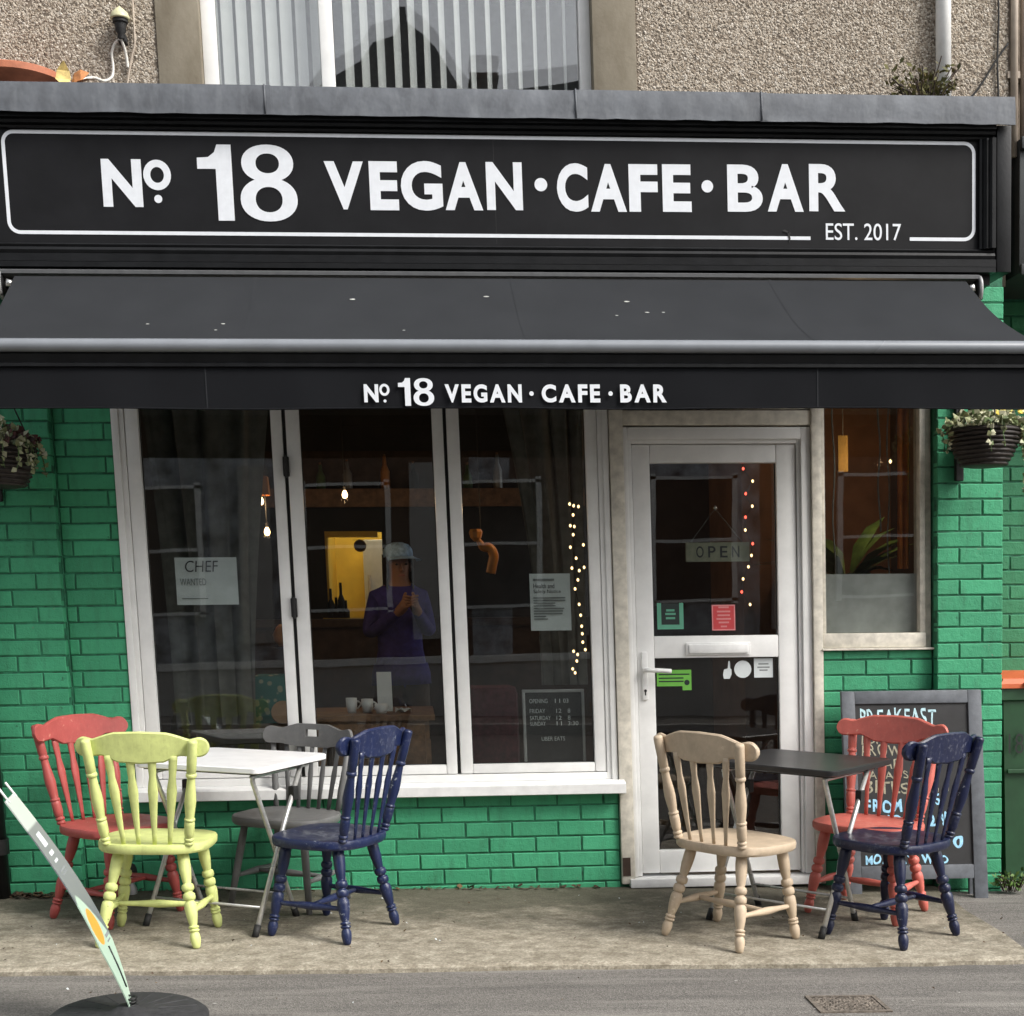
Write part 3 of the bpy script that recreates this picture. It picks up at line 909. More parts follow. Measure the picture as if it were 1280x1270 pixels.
fobj("small_lettering", letters("EST. 2017", 1.916, 2.257, 2.955, 3.027, YL, 0.004, 0.0025), M['sign_white'], sign, fix=False)
# rounded white border line, open round the small lettering
def border():
    x0, x1, z0, z1, r, w = -1.623, 2.588, 2.962, 3.372, 0.045, 0.0075
    path = []
    path.append((2.296, z0))
    for cx, cz, a0 in ((x1 - r, z0 + r, -90), (x1 - r, z1 - r, 0), (x0 + r, z1 - r, 90), (x0 + r, z0 + r, 180)):
        for k in range(9):
            a = math.radians(a0 + 90 * k / 8)
            path.append((cx + r * math.cos(a), cz + r * math.sin(a)))
    path.append((1.847, z0))
    vs, fs = [], []
    for i, p in enumerate(path):
        a = Vector(path[max(0, i - 1)]); b = Vector(path[min(len(path) - 1, i + 1)])
        d = (b - a).normalized()
        nrm = Vector((-d.y, d.x))
        for s_ in (1, -1):
            vs.append((p[0] + nrm.x * w * s_, YL - 0.002, p[1] + nrm.y * w * s_))
    fs = [(2 * i, 2 * i + 1, 2 * i + 3, 2 * i + 2) for i in range(len(path) - 1)]
    return MB().add(vs, fs)
fobj("border_line", border(), M['sign_white'], sign, fix=False)
scr = MB()
rnd = random.Random(3)
for i in range(26):
    x, z = rnd.uniform(-1.5, 2.4), rnd.choice((2.925, 2.905, 2.93))
    scr.add([(x, -0.3275 if z < 2.91 else YL - 0.001, z), (x + rnd.uniform(0.01, 0.05), -0.3275 if z < 2.91 else YL - 0.001, z + rnd.uniform(-0.006, 0.006)), (x + 0.02, -0.3275 if z < 2.91 else YL - 0.001, z + 0.003)], [(0, 1, 2)])
fobj("paint_chip", MB().add([(1.742, YL - 0.004, 2.985), (1.752, YL - 0.004, 2.94), (1.757, YL - 0.004, 2.96), (1.75, YL - 0.004, 2.99)], [(0, 1, 2, 3)]).add([(1.72, YL - 0.004, 2.992), (1.76, YL - 0.004, 2.978), (1.757, YL - 0.004, 2.985), (1.73, YL - 0.004, 2.998)], [(0, 1, 2, 3)]), M['gasket'], sign, fix=False)

# ------------------------------------------------------------------ awning
awn = thing("awning", "black fabric awning pulled out over the cafe front", "awning", (0.46, -0.1, 2.75))
AX0b, AX1b, AX0f, AX1f = -1.605, 2.532, -1.640, 2.590
def aw(u, v):
    x = (AX0b + (AX1b - AX0b) * u) * (1 - v) + (AX0f + (AX1f - AX0f) * u) * v
    y = -0.335 + (-0.885 + 0.335) * v
    z = 2.770 + (2.412 - 2.770) * v - 0.031 * math.sin(math.pi * v) + (0.003 * math.sin(u * 41 + 2 * v) + 0.0035 * math.sin(u * 17 - 3 * v) + 0.0015 * math.sin(u * 97 + 6 * v)) * math.sin(math.pi * v)
    return (x, y, z)
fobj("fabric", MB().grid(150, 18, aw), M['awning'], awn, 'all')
for u in (0.245, 0.5105, 0.786):
    mb = MB()
    mb.grid(2, 14, lambda a, v: tuple(Vector(aw(u + 0.0035 * (a - 0.5), v)) + Vector((0, 0, 0.0012))))
    fobj("seam", mb, M['awning'], awn, 'all')
rnd = random.Random(11)
dp = MB()
for u, v, r in ((0.345, 0.28, 0.010), (0.481, 0.25, 0.009), (0.151, 0.71, 0.006), (0.222, 0.69, 0.007), (0.217, 0.82, 0.005), (0.395, 0.78, 0.005), (0.624, 0.30, 0.009), (0.640, 0.47, 0.008), (0.657, 0.45, 0.006), (0.608, 0.52, 0.005)):
    c = Vector(aw(u, v)) + Vector((0, -0.001, 0.003))
    n = 9
    dp.add([c + Vector((r * 1.3 * math.cos(6.283 * k / n) * rnd.uniform(0.7, 1.2), -r * 0.8 * math.sin(6.283 * k / n), -0.55 * -0.8 * r * math.sin(6.283 * k / n) * -1)) for k in range(n)], [tuple(range(n))])
fobj("dropping", dp, plain('dried_dropping', (0.45, 0.45, 0.43, 1), 0.8, var=0.3, scale=80), awn, kind='stuff', fix=False)
# roller housing and front bar
fobj("roller_housing", MB().prof_x([(-0.0605, 2.798), (-0.336, 2.798), (-0.342, 2.793), (-0.342, 2.780), (-0.330, 2.776), (-0.0605, 2.776)], -1.70, 2.592), plain('grey_roller_housing', (0.085, 0.087, 0.09, 1), 0.4, bump=0.0), awn, 25)
fobj("roller_tube", MB().tube([(-1.68, -0.24, 2.735), (2.585, -0.24, 2.735)], 0.035, 14), M['iron'], awn, 'all')
for sx, xx in ((1, 2.595), (-1, -1.668)):
    pts = [(-0.30, 2.796), (-0.335, 2.785), (-0.352, 2.76), (-0.352, 2.72), (-0.335, 2.695), (-0.30, 2.685)]
    mb = MB()
    mb.tube([(xx, y, z) for y, z in smooth([(y, z, 0) for y, z in pts], 4) for y, z in [(y, z)]] if False else [(xx, p[0], p[1]) for p in smooth([(y, z, 0) for y, z in pts], 4)], 0.009, 8)
    br = fobj("end_bracket", mb, M['alu_light'], awn, 'all')
    fobj("bracket_plate", MB().box(xx - 0.012, xx + 0.012, -0.345, -0.0605, 2.690, 2.775, 0.006), M['iron'], br)
    fobj("bracket_bolt", MB().tube([(xx - 0.055 * sx, -0.335, 2.735), (xx - 0.03 * sx, -0.352, 2.74)], 0.016, 8), M['steel'], br, 'all')
    # folding arm under the fabric
    ex = xx - sx * 0.10
    fobj("arm", MB().tube([(ex, -0.28, 2.70), (ex - sx * 0.42, -0.56, 2.53), (ex - sx * 0.06, -0.855, 2.40)], 0.02, 8), M['alu'], awn, 'all')
bar = [(-0.850, 2.412)]
for k in range(13):
    a = math.radians(90 - 150 * k / 12)
    bar.append((-0.880 - 0.034 * math.cos(a), 2.384 + 0.028 * math.sin(a)))
bar += [(-0.850, 2.362)]
fobj("front_bar", MB().prof_x(bar, -1.72, 2.665), M['alu'], awn, 50)
def val(u, v):
    x = -1.715 + (2.66 + 1.715) * u
    wv = 0.004 * math.sin(u * 34) + 0.003 * math.sin(u * 71 + 1)
    return (x, -0.872 + wv * v, 2.312 - (2.312 - 2.143 - 0.003 * math.sin(u * 18)) * v)
fobj("bar_channel", MB().prof_x([(-0.850, 2.3615), (-0.882, 2.3615), (-0.886, 2.352), (-0.880, 2.338), (-0.874, 2.322), (-0.884, 2.318), (-0.884, 2.306), (-0.855, 2.306)], -1.715, 2.660), M['black_paint'], awn, 30)
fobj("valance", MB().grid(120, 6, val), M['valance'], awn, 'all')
fobj("valance_hem", MB().tube([tuple(Vector(val(k / 60, 1.0)) + Vector((0, -0.0005, 0.003))) for k in range(61)], 0.0035, 6), M['valance'], awn, 'all')
for u in (0.2185, 0.780):
    fobj("valance_seam", MB().grid(2, 6, lambda a, v: tuple(Vector(val(u + 0.0012 * (a - 0.5), v)) + Vector((0, -0.0015, 0)))), M['awning'], awn, 'all')
VY = -0.882
VL = [("N", -0.140, -0.083, 2.168, 2.238), ("o", -0.079, -0.038, 2.193, 2.240), ("1", -0.004, 0.046, 2.154, 2.262), ("8", 0.056, 0.138, 2.154, 2.262)]
def spread(txt, x0, x1, z0, z1):
    ws = [glyph(c, OFFB)[2] for c in txt]
    gap = 0.16
    tot = sum(ws) + gap * (len(txt) - 1)
    k = (x1 - x0) / tot
    x = x0
    out = []
    for c, w in zip(txt, ws):
        out.append((c, x, x + w * k, z0, z1))
        x += (w + gap) * k
    return out
VL += spread("VEGAN", 0.181, 0.489, 2.167, 2.238) + spread("CAFE", 0.569, 0.805, 2.167, 2.238) + spread("BAR", 0.886, 1.075, 2.167, 2.238)
for ch, x0, x1, z0, z1 in VL:
    if ch == '1':
        mb = extrude_flat([(x0 + a * (x1 - x0), z0 + b * (z1 - z0)) for a, b in glyph_one()], VY + 0.001, 0.002)
    elif ch == '8':
        mb = eight(x0, x1, z0, z1, VY)
    elif ch == 'o':
        mb = ring_flat(MB(), (x0 + x1) / 2, (z0 + z1) / 2, (x1 - x0) / 2, (z1 - z0) / 2, 0.010, 0.010, VY)
    else:
        mb = letters(ch, x0, x1, z0, z1, VY, OFFB, 0.0)
    fobj("letter", mb, M['sign_white'], awn, fix=False)
for cx, cz, r in ((-0.058, 2.173, 0.006), (0.528, 2.202, 0.009), (0.847, 2.202, 0.009)):
    fobj("letter_dot", disc_flat(cx, cz, r, VY), M['sign_white'], awn, fix=False)

# ------------------------------------------------------------------ shop window, door, side window
sw = fobj("shop_window", MB()
    .box(-1.312, -1.279, -0.010, 0.075, 0.530, 2.42, 0.004).box(-1.279, -1.256, 0.0, 0.075, 0.530, 2.42, 0.003)
    .box(0.930, 0.958, -0.010, 0.075, 0.530, 2.42, 0.004).box(0.908, 0.930, 0.0, 0.075, 0.530, 2.42, 0.003)
    .box(-1.256, 0.908, 0.0, 0.075, 2.36, 2.42, 0.004).box(-1.256, 0.908, -0.004, 0.075, 0.530, 0.564, 0.004), M['upvc'], bld, 30)
fobj("sill", MB().prof_x([(0.07, 0.530), (-0.020, 0.530), (-0.070, 0.522), (-0.080, 0.515), (-0.080, 0.472), (-0.072, 0.468), (0.07, 0.468)], -1.322, 0.985), M['upvc_sill'], sw, 30)
fobj("gasket", MB().box(-0.545, -0.528, 0.030, 0.07, 0.566, 2.36).box(0.193, 0.209, 0.030, 0.07, 0.566, 2.36), M['gasket'], sw)
for k, (a, gl, gr, b) in enumerate(((-1.254, -1.193, -0.596, -0.545), (-0.528, -0.466, 0.142, 0.193), (0.209, 0.267, 0.852, 0.907))):
    z0, z1 = 0.567, 2.358
    s_ = fobj("sash", MB().box(a, gl, 0.006, 0.07, z0, z1, 0.006).box(gr, b, 0.006, 0.07, z0, z1, 0.006).box(gl, gr, 0.008, 0.07, z0, 0.611, 0.006).box(gl, gr, 0.008, 0.07, 2.31, z1, 0.006), M['upvc'], sw, 30)
    # glass sits in the sash; both belong to the window
    fobj("pane", MB().box(gl - 0.01, gr + 0.01, 0.040, 0.044, 0.60, 2.32), M['glass'], sw)
    for b_ in ((gl - 0.001, gl + 0.004, 0.611, 2.31), (gr - 0.004, gr + 0.001, 0.611, 2.31), (gl + 0.004, gr - 0.004, 0.6105, 0.615)):
        fobj("bead", MB().box(b_[0], b_[1], 0.034, 0.0395, b_[2], b_[3]), M['gasket'], sw)
for x, z in ((-0.535, 2.005), (-0.535, 1.36), (-0.535, 0.70)):
    fobj("hinge", MB().box(x - 0.014, x + 0.014, -0.012, 0.012, z - 0.045, z + 0.045, 0.005).tube([(x + 0.0, -0.014, z - 0.05), (x, -0.014, z + 0.05)], 0.008, 8), M['gasket'], sw, 30)
# cream timber posts
for a, b, z0 in ((0.962, 1.026, 0.02), (1.916, 1.962, 0.0)):
    fobj("door_post", MB().box(a, b, -0.022, 0.10, z0, 2.42, 0.004), M['cream'], bld, 30)
fobj("door_post_rot", MB().box(0.966, 1.004, -0.0245, -0.0215, 0.06, 0.15), M['dark_wood'], bld)
fobj("door_head", MB().box(1.026, 1.916, -0.012, 0.10, 2.188, 2.255, 0.004).box(1.026, 1.916, 0.0, 0.10, 2.262, 2.42, 0.004), M['cream'], bld, 30)
df = fobj("door_frame", MB().box(1.028, 1.048, -0.004, 0.09, 0.05, 2.18, 0.004).box(1.048, 1.068, 0.010, 0.09, 0.05, 2.18, 0.004)
          .box(1.870, 1.914, -0.004, 0.09, 0.05, 2.18, 0.004).box(1.853, 1.870, 0.010, 0.09, 0.05, 2.18, 0.004).box(1.048, 1.870, -0.004, 0.09, 2.125, 2.18, 0.004).box(1.068, 1.853, 0.010, 0.09, 2.106, 2.125, 0.004), M['upvc'], bld, 30)
fobj("threshold", MB().box(1.0, 1.93, -0.045, 0.10, 0.004, 0.046, 0.005), M['upvc_sill'], bld, 30)
door = fobj("door", MB().box(1.071, 1.155, 0.022, 0.075, 0.062, 2.103, 0.006).box(1.757, 1.850, 0.022, 0.075, 0.062, 2.103, 0.006)
            .box(1.155, 1.757, 0.024, 0.075, 2.018, 2.103, 0.006).box(1.155, 1.757, 0.024, 0.075, 1.103, 1.208, 0.006).box(1.155, 1.757, 0.024, 0.075, 0.062, 0.172, 0.006), M['upvc'], bld, 30)
fobj("pane", MB().box(1.150, 1.762, 0.046, 0.050, 1.200, 2.025), M['glass'], door)
fobj("pane", MB().box(1.150, 1.762, 0.046, 0.050, 0.165, 1.110), M['glass'], door)
for b_ in ((1.154, 1.160, 1.21, 2.016), (1.752, 1.758, 1.21, 2.016), (1.154, 1.160, 0.173, 1.10), (1.752, 1.758, 0.173, 1.10)):
    fobj("bead", MB().box(b_[0], b_[1], 0.040, 0.0455, b_[2], b_[3]), M['gasket'], door)
fobj("letterbox", MB().box(1.318, 1.606, 0.004, 0.024, 1.124, 1.168, 0.008).box(1.306, 1.618, 0.014, 0.0235, 1.116, 1.176, 0.004), M['upvc_sill'], door, 30)
hd = fobj("handle", MB().box(1.090, 1.118, 0.008, 0.0225, 0.905, 1.135, 0.007), M['white_plastic'], door, 30)
fobj("lever", MB().tube(smooth([(1.104, 0.010, 1.048), (1.104, -0.028, 1.050), (1.125, -0.040, 1.050), (1.222, -0.040, 1.044)], 4), 0.011, 8), M['white_plastic'], door, 'all')
fobj("keyhole", disc_flat(1.104, 0.950, 0.007, 0.0072).box(1.101, 1.107, 0.0068, 0.0074, 0.928, 0.948), M['gasket'], door, fix=False)
sd = lambda: None
YS = 0.0445
def rect(x0, x1, z0, z1, y):
    return MB().add([(x0, y, z0), (x1, y, z0), (x1, y, z1), (x0, y, z1)], [(0, 1, 2, 3)])
def sticker(label, mb, mat):
    return fobj("sticker", mb, mat, door, label=label, fix=False)
s1 = sticker("teal u shaped sticker on the door glass", rect(1.176, 1.196, 1.240, 1.365, YS).add(rect(1.283, 1.303, 1.240, 1.365, YS).v, [(0, 1, 2, 3)]).add(rect(1.196, 1.283, 1.240, 1.262, YS).v, [(0, 1, 2, 3)]), M['sticker_teal'])
sticker("dark middle of the teal sticker", rect(1.197, 1.282, 1.263, 1.362, YS), M['sticker_dark'])
for z, w in ((1.325, 0.04), (1.308, 0.05), (1.288, 0.045)):
    fobj("sticker_print", rect(1.240 - w / 2, 1.240 + w / 2, z, z + 0.010, YS - 0.0008), M['sticker_teal'], door, fix=False)
sticker("square red sticker with pale print on the door glass", rect(1.440, 1.553, 1.232, 1.354, YS), M['sticker_red'])
for z, w in ((1.338, 0.05), (1.318, 0.065), (1.300, 0.06), (1.283, 0.07), (1.266, 0.05), (1.247, 0.03)):
    fobj("sticker_print", rect(1.497 - w / 2, 1.497 + w / 2, z, z + 0.008, YS - 0.0008), plain("pale_red_print", (0.60, 0.22, 0.22, 1), 0.6, bump=0), door, fix=False)
fobj("sticker_border", MB().add(rect(1.440, 1.553, 1.348, 1.354, YS - 0.0006).v, [(0, 1, 2, 3)]).add(rect(1.440, 1.553, 1.232, 1.238, YS - 0.0006).v, [(0, 1, 2, 3)]).add(rect(1.440, 1.446, 1.238, 1.348, YS - 0.0006).v, [(0, 1, 2, 3)]).add(rect(1.547, 1.553, 1.238, 1.348, YS - 0.0006).v, [(0, 1, 2, 3)]), plain("pale_red_edge", (0.60, 0.22, 0.22, 1), 0.6, bump=0), door, fix=False)
sticker("lime green hygiene rating sticker under the door handle", rect(1.167, 1.334, 0.968, 1.046, YS).add(rect(1.290, 1.334, 0.948, 0.968, YS).v, [(0, 1, 2, 3)]), M['sticker_green'])
for z in (1.022, 1.004, 0.988):
    fobj("sticker_print", rect(1.176, 1.296 if z < 1.02 else 1.325, z, z + 0.006, YS - 0.0008), M['sticker_dark'], door, fix=False)
fobj("sticker_print", disc_flat(1.312, 0.985, 0.013, YS - 0.0009), M['sticker_dark'], door, fix=False)
sticker("round white sticker on the lower door glass", disc_flat(1.585, 1.045, 0.042, YS, 24), M['paper'])
sticker("square white sticker on the lower door glass", rect(1.640, 1.732, 1.004, 1.096, YS), M['paper'])
for z, w in ((1.066, 0.05), (1.050, 0.06), (1.036, 0.04)):
    fobj("sticker_print", rect(1.686 - w / 2, 1.686 + w / 2, z, z + 0.007, YS - 0.0008), M['grey_ink'], door, fix=False)
sticker("small white pointing hand sticker", MB().add([(1.492, YS, 1.0), (1.52, YS, 1.0), (1.53, YS, 1.02), (1.53, YS, 1.045), (1.524, YS, 1.05), (1.523, YS, 1.085), (1.515, YS, 1.085), (1.512, YS, 1.05), (1.494, YS, 1.045), (1.488, YS, 1.02)], [tuple(range(10))]), M['paper'])
# side window
sdw = fobj("side_window", MB().box(1.964, 1.984, 0.0, 0.08, 1.212, 2.42, 0.003).box(2.441, 2.468, -0.002, 0.08, 1.212, 2.42, 0.004).box(2.468, 2.500, 0.012, 0.08, 1.14, 2.42, 0.003).box(1.964, 2.468, -0.012, 0.08, 1.142, 1.212, 0.006), M['cream'], bld, 30)
fobj("pane", MB().box(1.980, 2.445, 0.040, 0.044, 1.20, 2.42), M['glass'], sdw)
fobj("sill", MB().box(1.955, 2.500, -0.03, 0.08, 1.131, 1.141, 0.003), M['cream'], sdw)
fobj("frosted_film", rect(1.985, 2.440, 1.214, 1.494, 0.0452), M['frost'], sdw, fix=False)

# ------------------------------------------------------------------ cafe interior
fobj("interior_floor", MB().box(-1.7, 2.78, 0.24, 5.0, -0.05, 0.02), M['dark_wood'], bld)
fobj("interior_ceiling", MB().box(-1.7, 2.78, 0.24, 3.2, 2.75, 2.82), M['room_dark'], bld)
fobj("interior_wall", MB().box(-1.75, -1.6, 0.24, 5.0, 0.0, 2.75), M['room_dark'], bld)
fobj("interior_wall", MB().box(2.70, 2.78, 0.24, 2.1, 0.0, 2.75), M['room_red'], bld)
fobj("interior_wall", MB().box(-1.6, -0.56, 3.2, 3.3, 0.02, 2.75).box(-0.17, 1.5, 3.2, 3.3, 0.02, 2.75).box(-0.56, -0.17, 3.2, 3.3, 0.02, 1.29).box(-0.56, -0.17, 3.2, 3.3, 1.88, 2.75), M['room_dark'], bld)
fobj("interior_wall", MB().box(1.5, 1.86, 2.0, 2.1, 0.02, 2.75), M['room_red'], bld)
fobj("interior_wall", MB().box(1.86, 2.70, 1.15, 1.23, 0.02, 2.75).box(1.86, 1.92, 1.23, 2.0, 0.02, 2.75), plain("warm_brown_paint", (0.17, 0.085, 0.048, 1), 0.8, var=0.2, scale=5), bld)
wl_ = thing("wall_light", "tiny lit warm lamp glowing beside the orange curtain in the side window", "lamp", (2.40, 0.30, 2.05))
fobj("bulb", MB().lathe((2.405, 0.30, 2.05), [(0.002, -0.010), (0.008, 0), (0.002, 0.010)], 8), M['fairy'], wl_, 'all')
pl_ = bpy.data.lights.new('bulb_light', 'POINT')
pl_.energy = 3.0
pl_.color = (1.0, 0.62, 0.32)
pl_.shadow_soft_size = 0.02
po_ = bpy.data.objects.new('bulb_light', pl_)
COL.objects.link(po_)
place(po_, W(2.36, 0.34, 2.05), wl_)
oc = thing("curtain", "narrow bright orange curtain at the right edge of the side window", "curtain", (2.41, 0.2, 1.3))
fobj("cloth", MB().grid(14, 10, lambda u, v: (2.385 + 0.06 * u + 0.01 * v, 0.15 + 0.014 * math.sin(u * 14 + v), 1.52 + 1.2 * v)), plain("orange_curtain_cloth", (0.62, 0.20, 0.045, 1), 0.85, var=0.2, scale=9), oc, "all")
fobj("kitchen_wall", MB().box(-1.6, 1.5, 4.6, 4.7, 0.02, 2.75).box(-0.60, -0.565, 3.31, 4.6, 1.0, 2.75).box(-0.56, -0.545, 3.17, 3.31, 1.29, 1.88).box(-0.545, -0.2, 3.17, 3.31, 1.845, 1.88).box(-0.60, -0.1, 3.18, 3.32, 1.26, 1.29), M['kitchen_yellow'], bld)
fobj("kitchen_ceiling", MB().box(-1.6, 1.5, 3.3, 4.6, 2.75, 2.82), M['kitchen_yellow'], bld)
kl = thing("kitchen_lamp", "lit ceiling lamp panel in the yellow kitchen behind the hatch", "lamp", (-0.5, 3.9, 2.74))
fobj("diffuser", MB().box(-0.8, 0.0, 3.7, 4.1, 2.70, 2.735, 0.01), M['kitchen_lamp'], kl)
fobj("housing", MB().box(-0.82, 0.02, 3.68, 4.12, 2.735, 2.749), M['white_plastic'], kl)
fr_ = thing("kitchen_fridge", "tall white fridge glimpsed through the yellow kitchen hatch", "fridge", (-0.2, 4.1, 0.02))
fobj("body", MB().box(-0.33, 0.25, 3.95, 4.5, 0.02, 1.86, 0.015), M['white_plastic'], fr_, 30)
fobj("handle", MB().tube([(-0.29, 3.93, 1.2), (-0.29, 3.93, 1.6)], 0.012, 6), M['steel'], fr_)
ck = thing("wall_clock", "small round dark clock hung at the edge of the yellow hatch", "clock", (-0.32, 3.16, 1.78))
fobj("dial", MB().turned((-0.32, 3.165, 1.78), (-0.32, 3.13, 1.78), [(0, 0.042), (0.7, 0.042), (1, 0.036)], 18), M['dark_wood'], ck, 30)
fobj("rim", MB().tube([(-0.32 + 0.038 * math.cos(a * 0.349), 3.128, 1.78 + 0.038 * math.sin(a * 0.349)) for a in range(19)], 0.005, 6), M['wood'], ck, 'all')
# shelf beam lit by the pendants
sb = thing("bar_shelf", "brown wooden bar shelf with bottles under the pendant bulbs", "shelf", (0.0, 3.0, 2.0))
fobj("board", MB().box(-1.2, 1.2, 2.85, 3.19, 2.075, 2.12, 0.004), M['wood'], sb)
fobj("back_board", MB().box(-1.2, 1.2, 3.17, 3.195, 2.12, 2.42), M['dark_wood'], sb)
fobj("front_trim", MB().box(-1.2, 1.2, 2.83, 2.85, 2.02, 2.14, 0.004), M['wood'], sb)
rnd = random.Random(4)
for i in range(8):
    x = -0.75 + i * 0.20 + rnd.uniform(-0.03, 0.03)
    h = rnd.uniform(0.18, 0.26)
    b_ = thing("bottle", ["tall brown", "slim green", "clear", "squat amber", "black", "short brown", "dark green", "frosted"][i] + " glass bottle in the row on the bar shelf", "bottle", (x, 3.0, 2.12), "bottles on the bar shelf")
    fobj("glass_body", MB().lathe((x, 3.0, 2.12), [(0.030, 0), (0.032, 0.01), (0.032, h * 0.6), (0.014, h * 0.78), (0.012, h)], 10),
         [M['wood'], M['plant_green'], M['alu_light'], M['orange_toy'], M['iron']][i % 5], b_, 'all')
    fobj("cork", MB().lathe((x, 3.0, 2.12), [(0.009, h), (0.009, h + 0.015)], 8), M['wood'], b_)
# bottles and jars in front of the hatch
rnd = random.Random(9)
for i, (x, h) in enumerate(((-0.535, 0.16), (-0.50, 0.10), (-0.465, 0.20), (-0.435, 0.08))):
    b_ = thing("bottle", ["tall dark bottle at the far left of the hatch counter", "short dark bottle second from the left on the hatch counter", "tallest dark bottle before the yellow hatch", "smallest dark bottle before the yellow hatch"][i], "bottle", (x, 3.08, 1.29), "bottles on the hatch counter")
    fobj("glass_body", MB().lathe((x, 3.08, 1.29), [(0.024, 0), (0.025, h * 0.6), (0.010, h * 0.8), (0.009, h + 0.04)], 10), M['iron'], b_, 'all')
hc = thing("bar_counter", "dark wooden bar counter below the yellow hatch", "counter", (-0.3, 2.95, 0.02))
fobj("front_panel", MB().box(-1.2, 1.2, 2.80, 2.84, 0.02, 1.23), M['dark_wood'], hc)
fobj("worktop", MB().box(-1.25, 1.25, 2.75, 3.17, 1.23, 1.285, 0.006), M['dark_wood'], hc)
# pendant bulbs
for k, (x, y, z, lb) in enumerate(((-0.781, 1.2, 1.94, "pendant bulb with an amber shade behind the left pane"), (-0.756, 1.2, 1.775, "low bare pendant bulb hanging below the amber shade"), (-0.341, 1.6, 2.004, "bare pendant bulb over the bar in the middle pane"), (0.709, 1.0, 1.944, "bare teardrop pendant bulb before the white curtain"), (0.20, 1.9, 2.24, "small high bulb at the left of the right hand pane"), (0.33, 1.9, 2.25, "small high bulb beside the other small high bulb"))):
    t_ = thing("pendant_bulb", "lit " + lb, "lamp", (x, y, z), "pendant bulbs in the cafe")
    r = 0.017 if k < 4 else 0.008
    fobj("bulb", MB().lathe((x, y, z), [(0.004, -r * 1.3), (r * 0.75, -r), (r, -r * 0.2), (r * 0.8, r * 0.6), (r * 0.4, r * 1.4)], 12), M['bulb'], t_, 'all')
    fobj("holder", MB().lathe((x, y, z), [(r * 0.45, r * 1.4), (r * 0.5, r * 2.6), (r * 0.2, r * 2.8)], 10), M['gasket'], t_)
    fobj("flex", MB().tube([(x, y, z + r * 2.7), (x, y, 2.75)], 0.003, 5), M['gasket'], t_)
    if k < 4:
        pl_ = bpy.data.lights.new('bulb_light', 'POINT')
        pl_.energy = 1.6
        pl_.color = (1.0, 0.62, 0.32)
        pl_.shadow_soft_size = 0.02
        po_ = bpy.data.objects.new('bulb_light', pl_)
        COL.objects.link(po_)
        place(po_, W(x, y - 0.03, z - 0.03), t_)
    if k == 0:
        fobj("shade", MB().loft([[(x + a * rr, y + b * rr, zz) for a, b in ((-1, -1), (1, -1), (1, 1), (-1, 1))] for rr, zz in ((0.05, z + 0.03), (0.045, z + 0.13))], False), M['orange_toy'], t_)
# gauze curtains
def curtain(name, label, top, bot, z0, z1, y, n=16, amp=0.03, seed=1):
    t_ = thing(name, label, "curtain", ((top[0] + top[1]) / 2, y, z1))
    rnd = random.Random(seed)
    ph = [rnd.uniform(0, 6.28) for _ in range(4)]
    def f(u, v):
        e = v ** 1.6
        a = bot[0] + (top[0] - bot[0]) * e
        b = bot[1] + (top[1] - bot[1]) * e
        x = a + (b - a) * u
        w = amp * (math.sin(u * n + ph[0]) + 0.5 * math.sin(u * n * 1.9 + ph[1] + v))
        return (x + 0.012 * math.sin(u * n * 1.3 + v * 3 + ph[2]), y + w * (0.5 + 0.5 * v), z0 + (z1 - z0) * v)
    fobj("cloth", MB().grid(70, 24, f), M['gauze'], t_, 'all')
    fobj("pole", MB().tube([(top[0] - 0.1, y, z1 + 0.01), (top[1] + 0.1, y, z1 + 0.01)], 0.009, 8), M['iron'], t_)
    return t_
curtain("curtain", "pale gauze curtain gathered to the side in the right hand window pane", (0.50, 0.95), (0.66, 0.90), 0.95, 2.45, 0.62, 26, 0.018, 2)
curtain("curtain", "grey gauze curtain hanging inside the left window pane", (-1.30, -0.66), (-1.20, -0.80), 0.75, 2.45, 0.62, 24, 0.022, 5)
# fairy lights
def fairy(name, label, pts, y, reds=()):
    t_ = thing(name, label, "string lights", (pts[0][0], y, pts[0][1]))
    if not reds:
        rn = random.Random(13)
        extra = []
        for (xa, za), (xb, zb) in zip(pts, pts[1:]):
            if abs(za - zb) > 0.03:
                extra.append(((xa + xb) / 2 + rn.uniform(-0.012, 0.012), (za + zb) / 2 + rn.uniform(-0.015, 0.015)))
        pts = sorted(pts + extra, key=lambda q: -q[1])
    top = [(pts[0][0], y, pts[0][1] + 0.35)]
    fobj("wire", MB().tube(top + [(x, y + 0.008, z) for x, z in pts], 0.0018, 5), M['gasket'], t_)
    for k, (x, z) in enumerate(pts):
        r = 0.0058
        fobj("bulb", MB().lathe((x, y, z), [(0.002, -r * 1.3), (r, -r * 0.4), (r, r * 0.4), (0.002, r * 1.3)], 8), M['fairy_red'] if k in reds else M['fairy'], t_, 'all')
fairy("fairy_lights", "warm white fairy lights dangling at the right edge of the shop window", [(0.785, 1.839), (0.804, 1.831), (0.827, 1.827), (0.785, 1.737), (0.804, 1.733), (0.782, 1.635), (0.845, 1.646), (0.786, 1.536), (0.821, 1.524), (0.845, 1.539), (0.798, 1.437), (0.821, 1.311), (0.826, 1.222), (0.838, 1.145), (0.781, 1.138), (0.8, 1.122), (0.774, 1.053), (0.785, 1.034)], 0.14)
fairy("fairy_lights", "red and white fairy lights hanging down inside the door glass", [(1.623, 2.0), (1.668, 1.941), (1.633, 1.882), (1.664, 1.823), (1.63, 1.771), (1.628, 1.71), (1.663, 1.645), (1.656, 1.589), (1.64, 1.535), (1.613, 1.477), (1.605, 1.415), (1.645, 1.354)], 0.12, (0, 2, 4, 6, 10))
